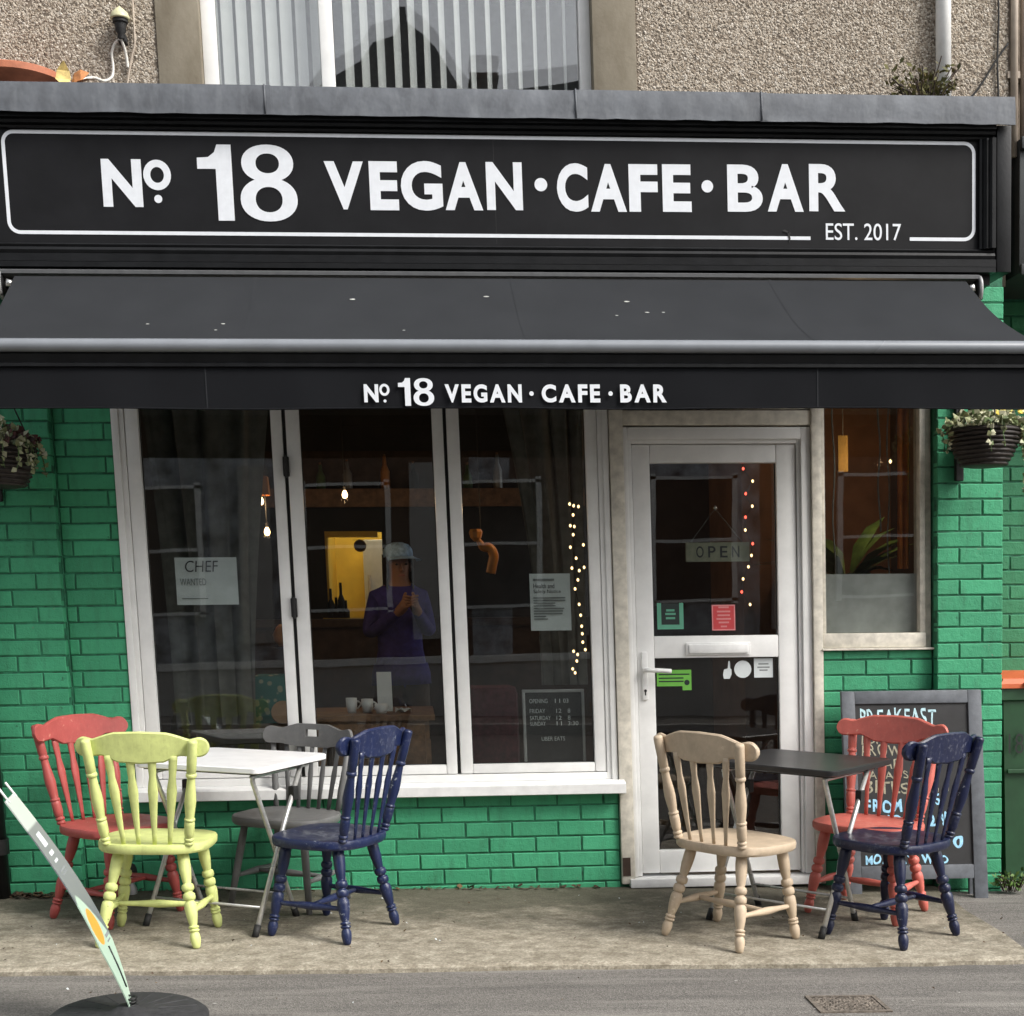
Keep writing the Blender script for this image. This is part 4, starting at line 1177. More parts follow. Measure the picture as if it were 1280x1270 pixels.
# notices behind the glass
def notice(name, label, x0, x1, z0, z1, y, rot=0.0):
    t_ = thing(name, label, "notice", ((x0 + x1) / 2, y, z0))
    def f(u, v):
        return (x0 + (x1 - x0) * u + rot * (v - .5), y + 0.004 * math.sin(u * 3.1) * math.sin(v * 2.5), z0 + (z1 - z0) * v - rot * (u - .5))
    fobj("sheet", MB().grid(6, 6, f), M['paper'], t_, 'all')
    return t_
nt = notice("paper_notice", "handwritten white paper notice reading CHEF taped in the left pane", -1.080, -0.795, 1.378, 1.597, 0.066)
fobj("heading", MB().add(*(lambda m_: (m_.v, m_.f))(letters("CHEF", -1.035, -0.885, 1.530, 1.582, 0.060, -0.004, 0.0, 0.10))), M['ink'], nt, fix=False)
fobj("handwriting", letters("WANTED", -1.060, -0.940, 1.468, 1.500, 0.060, 0.0, 0.0), M['grey_ink'], nt, fix=False)
fobj("handwriting", rect(-1.055, -0.935, 1.405, 1.409, 0.060), M['grey_ink'], nt, fix=False)
nt = notice("printed_notice", "printed white health and safety notice in the right hand pane", 0.573, 0.766, 1.240, 1.509, 0.066)
fobj("heading", letters("Health and", 0.590, 0.690, 1.440, 1.462, 0.060, 0.006, 0.0), M['ink'], nt, fix=False)
fobj("heading", letters("Safety Notice", 0.590, 0.720, 1.412, 1.434, 0.060, 0.006, 0.0), M['ink'], nt, fix=False)
mb = MB()
rnd = random.Random(2)
mb.add(rect(0.590, 0.690, 1.475, 1.485, 0.060).v, [(0, 1, 2, 3)])
for k in range(9):
    z = 1.392 - k * 0.0125
    mb.add(rect(0.588, 0.588 + rnd.uniform(0.10, 0.155) * (0.5 if k in (7, 8) else 1), z, z + 0.006, 0.060).v, [(0, 1, 2, 3)])
fobj("print_line", mb, M['grey_ink'], nt, fix=False)
mbd = thing("letter_board", "black felt letter board of opening hours standing in the window corner", "sign", (0.667, 0.08, 0.613))
fobj("felt", MB().box(0.532, 0.803, 0.075, 0.085, 0.612, 0.945), M['iron'], mbd)
fobj("frame", MB().box(0.518, 0.532, 0.070, 0.09, 0.612, 0.945, 0.003).box(0.803, 0.817, 0.070, 0.09, 0.612, 0.945, 0.003).box(0.518, 0.817, 0.070, 0.09, 0.945, 0.959, 0.003), M['alu_light'], mbd, 30)
ll = MB()
for txt, x, z in (("OPENING", 0.552, 0.894), ("11", 0.675, 0.894), ("03", 0.715, 0.894), ("FRIDAY", 0.552, 0.846), ("12", 0.680, 0.846), ("8", 0.735, 0.846), ("SATURDAY", 0.552, 0.812), ("12", 0.680, 0.812), ("8", 0.735, 0.812), ("SUNDAY", 0.552, 0.785), ("11", 0.680, 0.785), ("3:30", 0.735, 0.785), ("UBER EATS", 0.605, 0.712)):
    letters(txt, x, x + 0.0125 * len(txt), z, z + 0.020, 0.0745, 0.0, 0.001, mb=ll)
fobj("lettering", ll, M['grey_ink'] if False else plain("pale_felt_letters", (0.42, 0.44, 0.44, 1), 0.7, bump=0), mbd, fix=False)
op = thing("open_sign", "pale wooden OPEN sign hanging on strings inside the door", "sign", (1.474, 0.12, 1.555))
fobj("plaque", MB().box(1.335, 1.645, 0.112, 0.122, 1.560, 1.652, 0.003), plain("pale_sign_wood", (0.26, 0.26, 0.19, 1), 0.7), op)
for i, ch in enumerate("OPEN"):
    fobj("letter", letters(ch, 1.385 + i * 0.058, 1.385 + i * 0.058 + 0.036, 1.580, 1.634, 0.111, 0.008, 0.0), M['ink'], op, fix=False)
fobj("string", MB().tube([(1.36, 0.116, 1.653), (1.482, 0.116, 1.812), (1.61, 0.116, 1.653)], 0.002, 5), M['gauze'], op)
fobj("hook", MB().lathe((1.482, 0.112, 1.815), [(0.003, -0.012), (0.010, 0), (0.003, 0.012)], 8), M['steel'], op, 'all')
# table in the window with cups
ct = thing("window_table", "brown wooden cafe table just inside the middle window pane", "table", (-0.2, 0.55, 0.02))
fobj("table_top", MB().box(-0.52, 0.10, 0.30, 0.90, 0.800, 0.830, 0.005), M['wood'], ct)
fobj("apron", MB().box(-0.49, 0.07, 0.33, 0.35, 0.700, 0.800), M['wood'], ct)
fobj("drawer_front", MB().box(-0.12, 0.05, 0.322, 0.330, 0.52, 0.79, 0.004).box(-0.40, -0.14, 0.322, 0.330, 0.52, 0.79, 0.004), M['wood'], ct)
for x in (-0.49, 0.03):
    for y in (0.34, 0.84):
        fobj("leg", MB().box(x, x + 0.045, y, y + 0.045, 0.02, 0.70), M['wood'], ct)
def cup(x, y, r, h, lb, gr=None):
    t_ = thing("cup", lb, "cup", (x, y, 0.83), gr)
    fobj("bowl", MB().lathe((x, y, 0.83), [(r * 0.75, 0.001), (r, h * 0.5), (r, h), (r * 0.9, h), (r * 0.88, h * 0.3), (0.004, h * 0.25)], 16), M['upvc'], t_, 'all')
    fobj("handle", MB().tube(smooth([(x + r, y, 0.83 + h * 0.8), (x + r + 0.018, y, 0.83 + h * 0.6), (x + r, y, 0.83 + h * 0.25)], 4), 0.004, 6), M['upvc'], t_, 'all')
cup(-0.315, 0.50, 0.028, 0.075, "tall grey white beaker at the left of the window table cups")
cup(-0.235, 0.48, 0.030, 0.070, "white mug in the middle of the window table cups")
cup(-0.165, 0.42, 0.033, 0.048, "squat white bowl in front of the menu card")
mc = thing("menu_card", "pale folded menu card standing behind the cups on the window table", "menu", (-0.13, 0.55, 0.83))
fobj("leaf", MB().add([(-0.185, 0.56, 0.83), (-0.11, 0.56, 0.83), (-0.11, 0.59, 1.03), (-0.185, 0.59, 1.03)], [(0, 1, 2, 3)]), M['upvc'], mc, fix=False)
fobj("leaf", MB().add([(-0.185, 0.63, 0.83), (-0.11, 0.63, 0.83), (-0.11, 0.592, 1.03), (-0.185, 0.592, 1.03)], [(0, 1, 2, 3)]), M['upvc'], mc, fix=False)
nk = thing("napkin", "crumpled white napkin lying at the right of the cups", "napkin", (-0.06, 0.45, 0.83))
nm = MB()
rnd = random.Random(6)
nm.grid(8, 8, lambda u, v: (-0.095 + 0.08 * u, 0.42 + 0.08 * v, 0.832 + 0.026 * abs(math.sin(5 * u + 3 * v)) * rnd.uniform(0.5, 1)))
fobj("cloth", nm, M['paper'], nk)
so = thing("sofa", "dark olive sofa back low in the left window pane", "sofa", (-0.98, 0.95, 0.02))
fobj("back", MB().box(-1.30, -0.78, 0.85, 1.05, 0.30, 0.83, 0.08), plain("olive_sofa_cloth", (0.075, 0.075, 0.028, 1), 0.9, var=0.3), so, 40)
fobj("seat", MB().box(-1.30, -0.78, 1.05, 1.6, 0.20, 0.50, 0.05), plain("olive_seat_cloth", (0.07, 0.07, 0.027, 1), 0.9, var=0.3), so, 40)
cu = thing("cushion", "teal patterned cushion propped at the right of the left pane", "cushion", (-0.70, 0.75, 0.72))
tc = NT("teal_floral_cloth")
vv = tc.node("ShaderNodeTexVoronoi")
vv.inputs['Scale'].default_value = 26
tc.l.new(tc.co.outputs['Object'], vv.inputs['Vector'])
tc.bsdf(tc.mix(tc.ramp(vv.outputs['Distance'], 0.28, 0.4), (0.30, 0.34, 0.24, 1), (0.035, 0.17, 0.15, 1)), 0.9)
fobj("cover", MB().box(-0.84, -0.62, 0.70, 0.80, 0.72, 1.02, 0.045), tc.m, cu, 40)
rt = thing("round_tray", "round tan tray leaning low at the right of the left pane", "tray", (-0.66, 0.55, 0.78))
fobj("disc", MB().turned((-0.665, 0.56, 0.83), (-0.665, 0.54, 0.835), [(0, 0.055), (0.3, 0.062), (1, 0.058)], 22), plain("tan_tray_wood", (0.36, 0.21, 0.11, 1), 0.6), rt, 30)
st_ = thing("side_table", "dark side table standing low inside the left window pane", "table", (-0.9, 0.5, 0.02))
fobj("table_top", MB().box(-1.18, -0.58, 0.38, 0.66, 0.745, 0.770, 0.004), M['dark_wood'], st_)
for x in (-1.14, -0.64):
    fobj("leg", MB().box(x, x + 0.04, 0.50, 0.54, 0.02, 0.745), M['dark_wood'], st_)
oj = thing("jar", "round orange jar glowing behind the right edge of the left pane", "jar", (-0.665, 0.8, 1.18))
fobj("body", MB().lathe((-0.665, 0.85, 1.16), [(0.03, 0), (0.055, 0.03), (0.06, 0.06), (0.04, 0.10), (0.022, 0.115)], 16), M['orange_toy'], oj, 'all')
fobj("stand", MB().lathe((-0.665, 0.85, 0.02), [(0.10, 0), (0.10, 0.02), (0.015, 0.03), (0.015, 1.12), (0.07, 1.135)], 12), M['dark_wood'], oj, 30)
rc = thing("armchair", "dim maroon armchair low at the left of the right hand pane", "chair", (0.42, 1.0, 0.02))
fobj("back", MB().box(0.22, 0.58, 1.15, 1.28, 0.3, 0.92, 0.05), plain("maroon_cloth", (0.13, 0.035, 0.05, 1), 0.9, var=0.3), rc, 40)
fobj("seat", MB().box(0.22, 0.58, 0.75, 1.15, 0.2, 0.46, 0.05), plain("maroon_seat_cloth", (0.13, 0.035, 0.05, 1), 0.9, var=0.3), rc, 40)
# orange curved ornament
om = thing("orange_ornament", "orange curved glass ornament hanging behind the right pane", "ornament", (0.42, 1.0, 1.5))
fobj("stem", MB().tube(smooth([(0.375, 1.0, 1.73), (0.395, 1.0, 1.695), (0.41, 1.0, 1.675), (0.445, 1.0, 1.668), (0.465, 1.0, 1.63), (0.455, 1.0, 1.58), (0.445, 1.0, 1.535)], 6), [0.012 + 0.0145 * min(1, i / 16) for i in range(37)], 10), M['orange_toy'], om, 'all')
fobj("flower", MB().lathe((0.372, 1.0, 1.735), [(0.01, -0.03), (0.03, -0.01), (0.038, 0.02), (0.03, 0.035), (0.01, 0.03)], 9), M['orange_toy'], om)
fobj("cord", MB().tube([(0.40, 1.0, 1.69), (0.40, 1.0, 2.75)], 0.002, 5), M['iron'], om)
# house plant behind the side window, hanging strings
hp = thing("potted_plant", "dark leafy house plant standing behind the side window", "plant", (2.25, 0.45, 1.1))
fobj("stand", MB().lathe((2.25, 0.45, 0.02), [(0.16, 0), (0.16, 0.03), (0.03, 0.05), (0.03, 1.18), (0.12, 1.22)], 14), M['dark_wood'], hp, 30)
fobj("pot", MB().lathe((2.25, 0.45, 1.24), [(0.10, 0), (0.13, 0.22), (0.115, 0.22), (0.10, 0.18)], 16), M['terracotta'], hp, 30)
lf = MB()
rnd = random.Random(12)
for i in range(24):
    a = rnd.uniform(0, 6.28)
    L = rnd.uniform(0.32, 0.58)
    el = rnd.uniform(0.6, 1.3)
    c = Vector((2.23, 0.45, 1.44))
    d = Vector((math.cos(a) * math.cos(el), math.sin(a) * math.cos(el), math.sin(el)))
    s_ = Vector((-math.sin(a), math.cos(a), 0))
    pts = [c + d * L * t + Vector((math.cos(a), math.sin(a), -1.6)) * (0.12 * t * t) for t in (0.15, 0.45, 0.75, 1.0)]
    ws = [0.010, 0.045, 0.040, 0.003]
    vs = []
    for p, w in zip(pts, ws):
        vs += [p - s_ * w, p + s_ * w]
    lf.add(vs, [(0, 1, 3, 2), (2, 3, 5, 4), (4, 5, 7, 6)])
fobj("leaves", lf, M['plant_green'], hp, 'all', kind='stuff', fix=False)
yl = thing("yellow_tag", "yellow paper tag hanging above the house plant", "tag", (2.23, 0.5, 1.98))
fobj("paper", MB().box(2.205, 2.255, 0.50, 0.504, 2.02, 2.20), plain('yellow_tag_paper', (0.20, 0.13, 0.03, 1), 0.8), yl)
fobj("string", MB().tube([(2.23, 0.502, 2.20), (2.23, 0.502, 2.75)], 0.002, 5), M['gauze'], yl)
for k, (x, z) in enumerate(((2.075, 1.40), (2.30, 1.7), (2.345, 1.45))):
    t_ = thing("hanging_string", ["pale bead string hanging at the left of the side window", "short pale string hanging in the middle of the side window", "long pale string hanging at the right of the side window"][k], "string", (x, 0.16, z))
    fobj("cord", MB().tube([(x + 0.006 * math.sin(i * 1.1 + k), 0.16, z + (2.6 - z) * i / 14) for i in range(15)], 0.004, 5), M['gauze'], t_, 'all')

# ------------------------------------------------------------------ person standing inside
def person():
    t_ = thing("person", "person in a pale blue cap and purple jacket standing inside the middle pane", "person", (-0.085, 2.2, 0.02))
    O = W(-0.085, 2.2, 0.02)
    V = []
    Rr = []
    E_ = []
    def add(p, r, par=None):
        V.append(Vector(p)); Rr.append(r)
        if par is not None:
            E_.append((par, len(V) - 1))
        return len(V) - 1
    pel = add((0, 0, 0.93), (0.15, 0.11))
    wai = add((0, 0.0, 1.08), (0.145, 0.105), pel)
    che = add((0, 0.01, 1.27), (0.165, 0.12), wai)
    sho = add((0, 0.01, 1.41), (0.12, 0.09), che)
    nek = add((0, 0.0, 1.49), (0.055, 0.055), sho)
    hed = add((0, -0.015, 1.585), (0.075, 0.09), nek)
    top = add((0, -0.01, 1.68), (0.068, 0.085), hed)
    for sx in (-1, 1):
        s = add((sx * 0.145, 0.01, 1.40), (0.058, 0.06), sho)
        e = add((sx * 0.195, 0.02, 1.17), (0.052, 0.052), s)
        w = add((sx * 0.055, -0.23, 1.315), (0.034, 0.032), e)
        h = add((sx * 0.022, -0.275, 1.355), (0.036, 0.022), w)
        for k, (dx, dz, l) in enumerate(((-0.012, 0.03, 0.05), (-0.006, 0.012, 0.056), (0.0, -0.006, 0.054), (0.006, -0.022, 0.044))):
            a = add((sx * (0.02 + dx), -0.30, 1.362 + dz), (0.0095, 0.0095), h)
            b = add((sx * (0.012 + dx) - sx * l * 0.5, -0.318, 1.372 + dz), (0.0085, 0.0085), a)
            add((sx * (0.004 + dx) - sx * l * 0.8, -0.305, 1.374 + dz), (0.0075, 0.0075), b)
        a = add((sx * 0.03, -0.262, 1.40), (0.011, 0.011), h)
        add((sx * 0.02, -0.275, 1.428), (0.009, 0.009), a)
        hp_ = add((sx * 0.095, 0.0, 0.86), (0.095, 0.10), pel)
        kn = add((sx * 0.105, -0.01, 0.48), (0.062, 0.066), hp_)
        an = add((sx * 0.11, 0.02, 0.09), (0.045, 0.05), kn)
        add((sx * 0.125, -0.13, 0.035), (0.042, 0.03), an)
    me = bpy.data.meshes.new("body")
    me.from_pydata([v[:] for v in V], E_, [])
    o = bpy.data.objects.new("body", me)
    COL.objects.link(o)
    sk = o.modifiers.new("skin", 'SKIN')
    for i, r in enumerate(Rr):
        me.skin_vertices[0].data[i].radius = r
    me.skin_vertices[0].data[0].use_root = True
    ss = o.modifiers.new("sub", 'SUBSURF')
    ss.levels = ss.render_levels = 2
    dg = bpy.context.evaluated_depsgraph_get()
    nm = bpy.data.meshes.new_from_object(o.evaluated_get(dg))
    o.modifiers.clear()
    nm.name = "body"
    for m_ in ('skin', 'jacket', 'trousers', 'dark_wood'):
        nm.materials.append(M[m_])
    for p in nm.polygons:
        c = p.center
        p.use_smooth = True
        p.material_index = 0 if (c.z > 1.475 or (c.y < -0.235 and c.z > 1.2)) else (1 if c.z > 0.88 else (2 if c.z > 0.085 else 3))
    o.data = nm
    o.parent = t_
    hem = MB()
    hem.loft([[(rx * math.cos(a * 0.2618), ry * math.sin(a * 0.2618), z) for a in range(24)] for rx, ry, z in ((0.170, 0.130, 0.99), (0.185, 0.145, 0.93), (0.190, 0.152, 0.86), (0.178, 0.142, 0.86))], False)
    lobj("jacket_hem", hem, M["jacket"], t_, "all")
    face = MB()
    for sx in (-1, 1):
        face.lathe((sx * 0.03, -0.098, 1.60), [(0.001, -0.008), (0.011, 0), (0.001, 0.008)], 8)
    lobj("eyes", face, M['gasket'], t_, 'all')
    lobj("nose", MB().loft([[(-0.006, -0.095, 1.605), (0.006, -0.095, 1.605), (0.0, -0.085, 1.61)], [(-0.016, -0.10, 1.56), (0.016, -0.10, 1.56), (0.0, -0.128, 1.562)], [(-0.01, -0.095, 1.55), (0.01, -0.095, 1.55), (0, -0.105, 1.552)]]), M['skin'], t_, 30)
    lobj("mouth", MB().box(-0.024, 0.024, -0.101, -0.09, 1.527, 1.537, 0.004), plain("lips", (0.32, 0.12, 0.1, 1), 0.5), t_)
    lobj("ears", MB().lathe((-0.08, -0.0, 1.585), [(0.002, -0.03), (0.014, 0), (0.002, 0.03)], 8).lathe((0.08, 0.0, 1.585), [(0.002, -0.03), (0.014, 0), (0.002, 0.03)], 8), M['skin'], t_, 'all')
    hm = MB()
    def hf(u, v):
        a = math.radians(-35 + 250 * u)
        r = 0.095 + 0.012 * math.sin(u * 40) * 0.3
        return (r * math.cos(a), -0.0 + r * 1.1 * math.sin(a), 1.66 - 0.24 * v + 0.01 * math.sin(u * 25))
    hm.grid(26, 8, hf)
    lobj("hair", hm, M['hair'], t_, 'all')
    cp = MB().lathe((0, -0.012, 1.645), [(0.092, 0), (0.094, 0.02), (0.088, 0.05), (0.066, 0.078), (0.03, 0.092), (0.004, 0.094)], 22)
    cp.v = [(x, -0.012 + (y + 0.012) * 1.12, z) for x, y, z in cp.v]
    c_ = lobj("cap", cp, M['cap'], t_, 'all')
    pk = MB()
    def pf(u, v):
        a = math.radians(205 + 130 * u)
        r = 0.097 + 0.085 * v * math.sin(math.pi * u) ** 0.7
        return (r * math.cos(a) + 0.02 * v, -0.012 + r * 1.12 * math.sin(a), 1.650 - 0.02 * v - 0.012 * v * (2 * u - 1) ** 2)
    pk.grid(14, 5, pf)
    lobj("peak", pk, M['cap'], c_, 'all')
    t_.rotation_euler = (0, 0, math.radians(14))
person()

# ------------------------------------------------------------------ chairs
CH = {}
def beads(stops):
    """turned profile: each entry (t, r) a plain radius, or (t0, t1, r0, r1) a rounded bead of radius r1 rising from r0"""
    out = []
    for e in stops:
        if len(e) == 2:
            out.append(e)
        else:
            t0, t1, r0, r1 = e
            for k in range(7):
                a = math.pi * k / 6
                out.append((t0 + (t1 - t0) * (0.5 - 0.5 * math.cos(a)), r0 + (r1 - r0) * math.sin(a) ** 0.8))
    return out
def build_chair_meshes():
    SHT = 0.415
    # legs: profile from the foot up
    leg_prof = beads([(0, 0.009), (0.012, 0.0145), (0.05, 0.0185), (0.10, 0.0215), (0.14, 0.0195), (0.162, 0.0145), (0.166, 0.196, 0.0145, 0.0215), (0.200, 0.230, 0.0145, 0.0215), (0.236, 0.0150), (0.27, 0.0185), (0.33, 0.0225), (0.41, 0.0255), (0.455, 0.0235), (0.475, 0.0165), (0.480, 0.560, 0.0165, 0.0255), (0.568, 0.0160), (0.574, 0.650, 0.0160, 0.0255), (0.660, 0.0165), (0.70, 0.0195), (0.78, 0.0235), (0.88, 0.0245), (1.0, 0.0215)])
    feet = {'FL': ((-0.207, 0.150, 0), (-0.150, 0.105, SHT - 0.03)), 'FR': ((0.207, 0.150, 0), (0.150, 0.105, SHT - 0.03)), 'RL': ((-0.195, -0.212, 0), (-0.125, -0.125, SHT - 0.03)), 'RR': ((0.195, -0.212, 0), (0.125, -0.125, SHT - 0.03))}
    CH['leg'] = [mesh_of("leg", MB().turned(a, b, leg_prof, 14), None, 'all') for a, b in feet.values()]
    def at(k, t):
        return Vector(feet[k][0]).lerp(Vector(feet[k][1]), t)
    sp = [(0, 0.0095), (0.08, 0.010), (0.25, 0.0115), (0.42, 0.0155), (0.5, 0.0165), (0.58, 0.0155), (0.75, 0.0115), (0.92, 0.010), (1, 0.0085)]
    CH['side'] = [mesh_of("side_stretcher", MB().turned(at(a, 0.36), at(b, 0.36), sp, 10), None, 'all') for a, b in (('RL', 'FL'), ('RR', 'FR'))]
    ml, mr = (at('RL', 0.36) + at('FL', 0.36)) / 2, (at('RR', 0.36) + at('FR', 0.36)) / 2
    CH['cross'] = mesh_of("cross_stretcher", MB().turned(ml, mr, sp, 10), None, 'all')
    # seat: rounded saddle
    def outline(sc, dz, n=48):
        out = []
        for k in range(n):
            a = 2 * math.pi * k / n
            c, s_ = math.cos(a), math.sin(a)
            p = 3.0
            x = math.copysign(abs(c) ** (2 / p), c) * 0.228
            y = math.copysign(abs(s_) ** (2 / p), s_) * 0.205 - 0.010
            x *= 1.0 + 0.05 * s_
            out.append((x * sc, (y + 0.01) * sc - 0.01, dz))
        return out
    rings = [outline(0.90, SHT - 0.040), outline(0.965, SHT - 0.039), outline(0.995, SHT - 0.030), outline(1.0, SHT - 0.010), outline(0.985, SHT - 0.002), outline(0.955, SHT), outline(0.72, SHT - 0.004), outline(0.45, SHT - 0.008), outline(0.15, SHT - 0.009)]
    CH['seat'] = mesh_of("seat", MB().loft(rings), None, 35)
    # back posts
    post_prof = beads([(0, 0.0135), (0.004, 0.036, 0.0140, 0.0195), (0.042, 0.074, 0.0145, 0.0200), (0.080, 0.0165), (0.12, 0.0200), (0.20, 0.0208), (0.232, 0.0195), (0.236, 0.262, 0.0175, 0.0218), (0.266, 0.0170), (0.32, 0.0195), (0.42, 0.0232), (0.50, 0.0212), (0.58, 0.0172), (0.645, 0.0158), (0.650, 0.690, 0.0160, 0.0216), (0.70, 0.0188), (0.80, 0.0198), (0.975, 0.0195), (0.992, 0.0175), (1.0, 0.0120)])
    CH['post'] = [mesh_of("back_post", MB().turned((s * 0.163, -0.172, SHT - 0.005), (s * 0.208, -0.266, 0.838), post_prof, 14), None, 'all') for s in (-1, 1)]
    # spindles: flat arrow shape
    sp_w = [(0, 0.0065), (0.12, 0.0075), (0.30, 0.010), (0.50, 0.0135), (0.60, 0.0155), (0.66, 0.0140), (0.76, 0.0105), (0.86, 0.0125), (0.95, 0.0130), (1.0, 0.0125)]
    sp_w = [(t_, r_ * 1.32) for t_, r_ in sp_w]
    CH['spindle'] = [mesh_of("spindle", MB().turned((x * 0.92, -0.184, SHT - 0.005), (x * 1.28, -0.244, 0.775), sp_w, 10, flat=0.48), None, 'all') for x in (-0.099, -0.034, 0.034, 0.099)]
    # top rail
    def rail(slot=False, ht=1.0):
        n = 56
        mb = MB()
        R = 0.261
        def ztop(u):
            a = 0.068 - 0.004 * min(1, u / 0.38) - 0.030 * max(0, min(1, (u - 0.38) / 0.34)) ** 1.2 + 0.008 * max(0, min(1, (u - 0.72) / 0.12))
            if u > 0.86:
                a *= math.sqrt(max(0, 1 - ((u - 0.86) / 0.14) ** 2)) if u < 1 else 0
            return a
        def zbot(u):
            a = -0.074 + 0.006 * min(1, u / 0.3) + 0.030 * max(0, min(1, (u - 0.34) / 0.22)) - 0.006 * max(0, min(1, (u - 0.6) / 0.2))
            if u > 0.86:
                a *= math.sqrt(max(0, 1 - ((u - 0.86) / 0.14) ** 2)) if u < 1 else 0
            return a
        rings = []
        for i in range(n + 1):
            s_ = -1 + 2 * i / n
            s_ = math.copysign(1 - (1 - abs(s_)) ** 1.7, s_) if abs(s_) > 0 else 0.0
            u = abs(s_)
            x = s_ * R
            y = -0.250 + 0.036 * u * u
            zt, zb = ztop(u) * ht, zbot(u) * ht * 0.94
            zc = 0.806
            th = 0.011
            b = 0.006
            lean = 0.12
            def q(dy, z):
                return (x, y + dy - lean * z, zc + z)
            if zt - zb < 0.03:
                th = 0.011 - 0.004 * (1 - (zt - zb) / 0.03)
                b = max(0.0004, 0.006 * (zt - zb) / 0.03)
            rings.append([q(-th, zb + b), q(-th, zt - b), q(-th + b, zt), q(th - b, zt), q(th, zt - b), q(th, zb + b), q(th - b, zb), q(-th + b, zb)])
        mb.loft(rings)
        return mb
    CH['rail'] = mesh_of("top_rail", rail(ht=0.93), None, 35)
    # low captain's rail with a hand slot
    mb = MB()
    n = 40
    R = 0.235
    def q(x, y, z): return (x, y - 0.1 * (z - 0.74), z)
    for i in range(n):
        for part in ((0,), (1,), (2,)):
            pass
    def zr(u):
        t_ = 0.055 - 0.02 * max(0, min(1, (u - 0.35) / 0.3)) + 0.008 * max(0, min(1, (u - 0.7) / 0.2))
        b_ = -0.05 + 0.014 * max(0, min(1, (u - 0.35) / 0.3))
        if u > 0.88:
            k = math.sqrt(max(0, 1 - ((u - 0.88) / 0.125) ** 2))
            t_ *= k; b_ *= k
        return b_, t_
    def seg(i0, i1, lo, hi):
        rings = []
        for i in range(i0, i1 + 1):
            s_ = -1 + 2 * i / n
            x = s_ * R
            y = -0.235 + 0.05 * s_ * s_
            b_, t_ = zr(abs(s_))
            za = 0.745 + (b_ if lo is None else lo)
            zb = 0.745 + (t_ if hi is None else hi)
            rings.append([q(x, y - 0.011, za), q(x, y - 0.011, zb), q(x, y + 0.011, zb), q(x, y + 0.011, za)])
        mb.loft(rings)
    seg(0, 17, None, None)
    seg(23, n, None, None)
    seg(17, 23, None, -0.004)
    seg(17, 23, 0.030, None)
    CH['slot_rail'] = mesh_of("top_rail", mb, None, 35)
    CH['low_post'] = [mesh_of("back_post", MB().turned((s * 0.165, -0.172, SHT - 0.005), (s * 0.205, -0.215, 0.735), [(0, 0.012), (0.3, 0.016), (0.5, 0.014), (1, 0.012)], 10), None, 'all') for s in (-1, 1)]
    CH['low_spindle'] = [mesh_of("spindle", MB().turned((x * 0.95, -0.184, SHT - 0.005), (x * 1.25, -0.228, 0.705), [(0, 0.010), (0.4, 0.0125), (0.55, 0.014), (0.7, 0.011), (1, 0.012)], 8, flat=0.5), None, 'all') for x in (-0.112, -0.056, 0.0, 0.056, 0.112)]
    CH['plain_leg'] = [mesh_of("leg", MB().turned(a, b, [(0, 0.013), (0.4, 0.0165), (0.7, 0.018), (1, 0.016)], 10), None, 'all') for a, b in feet.values()]
build_chair_meshes()
def slope_frame(yaw):
    f = Vector((math.cos(yaw), math.sin(yaw), 0))
    f = (f - GN * f.dot(GN)).normalized()
    r = f.cross(GN)
    return Matrix(((r.x, f.x, GN.x), (r.y, f.y, GN.y), (r.z, f.z, GN.z)))
_first = {}
def chair(label, x, y, yaw, mat, low=False):
    t_ = thing("spindle_back_chair" if not low else "slot_back_chair", label, "chair", (x, y, G(x, y) + 0.012), "painted wooden chairs at the pavement tables", False, slope_frame(yaw))
    parts = [('seat', CH['seat'])] + [('side_stretcher', m) for m in CH['side']] + [('cross_stretcher', CH['cross'])]
    if low:
        parts += [('leg', m) for m in CH['plain_leg']] + [('back_post', m) for m in CH['low_post']] + [('spindle', m) for m in CH['low_spindle']] + [('top_rail', CH['slot_rail'])]
    else:
        parts += [('leg', m) for m in CH['leg']] + [('back_post', m) for m in CH['post']] + [('spindle', m) for m in CH['spindle']] + [('top_rail', CH['rail'])]
    for nm, me in parts:
        if me.name not in _first:
            if not me.materials:
                me.materials.append(mat)
            o = bpy.data.objects.new(nm, me)
            _first[me.name] = o
        else:
            o = _first[me.name].copy()
            o.name = nm
        COL.objects.link(o)
        o.parent = t_
        o.material_slots[0].link = 'OBJECT'
        o.material_slots[0].material = mat
    return t_
m_lime = mat_chair("lime_chair_paint", (0.63, 0.69, 0.255, 1), (0.09, 0.07, 0.03, 1), 0.66, 0.52)
m_red = mat_chair("red_chair_paint", (0.37, 0.072, 0.064, 1), (0.48, 0.20, 0.15, 1), 0.64, 0.42, 0.5, 0.4)
m_coral = mat_chair("coral_chair_paint", (0.55, 0.135, 0.105, 1), (0.62, 0.30, 0.22, 1), 0.65, 0.42, 0.5, 0.4)
m_navy = mat_chair("navy_chair_paint", (0.010, 0.018, 0.066, 1), (0.22, 0.24, 0.28, 1), 0.63, 0.32, 1.0, 0.8)
m_navy2 = mat_chair("dark_navy_chair_paint", (0.0075, 0.0115, 0.042, 1), (0.20, 0.21, 0.25, 1), 0.64, 0.30, 1.0, 0.5)
m_tan = mat_chair("tan_chair_paint", (0.53, 0.42, 0.30, 1), (0.66, 0.55, 0.40, 1), 0.635, 0.52, 0.6)
m_grey = mat_chair("grey_chair_paint", (0.15, 0.15, 0.148, 1), (0.22, 0.21, 0.2, 1), 0.66)
chair("lime green spindle back chair drawn up to the white table, back to the street", -1.069, -0.871, 1.50, m_lime)
chair("navy blue spindle back chair at the right of the white table", -0.384, -0.792, 2.624, m_navy)
chair("red spindle back chair by the wall beside the lime green chair", -1.301, -0.511, -0.62, m_red)
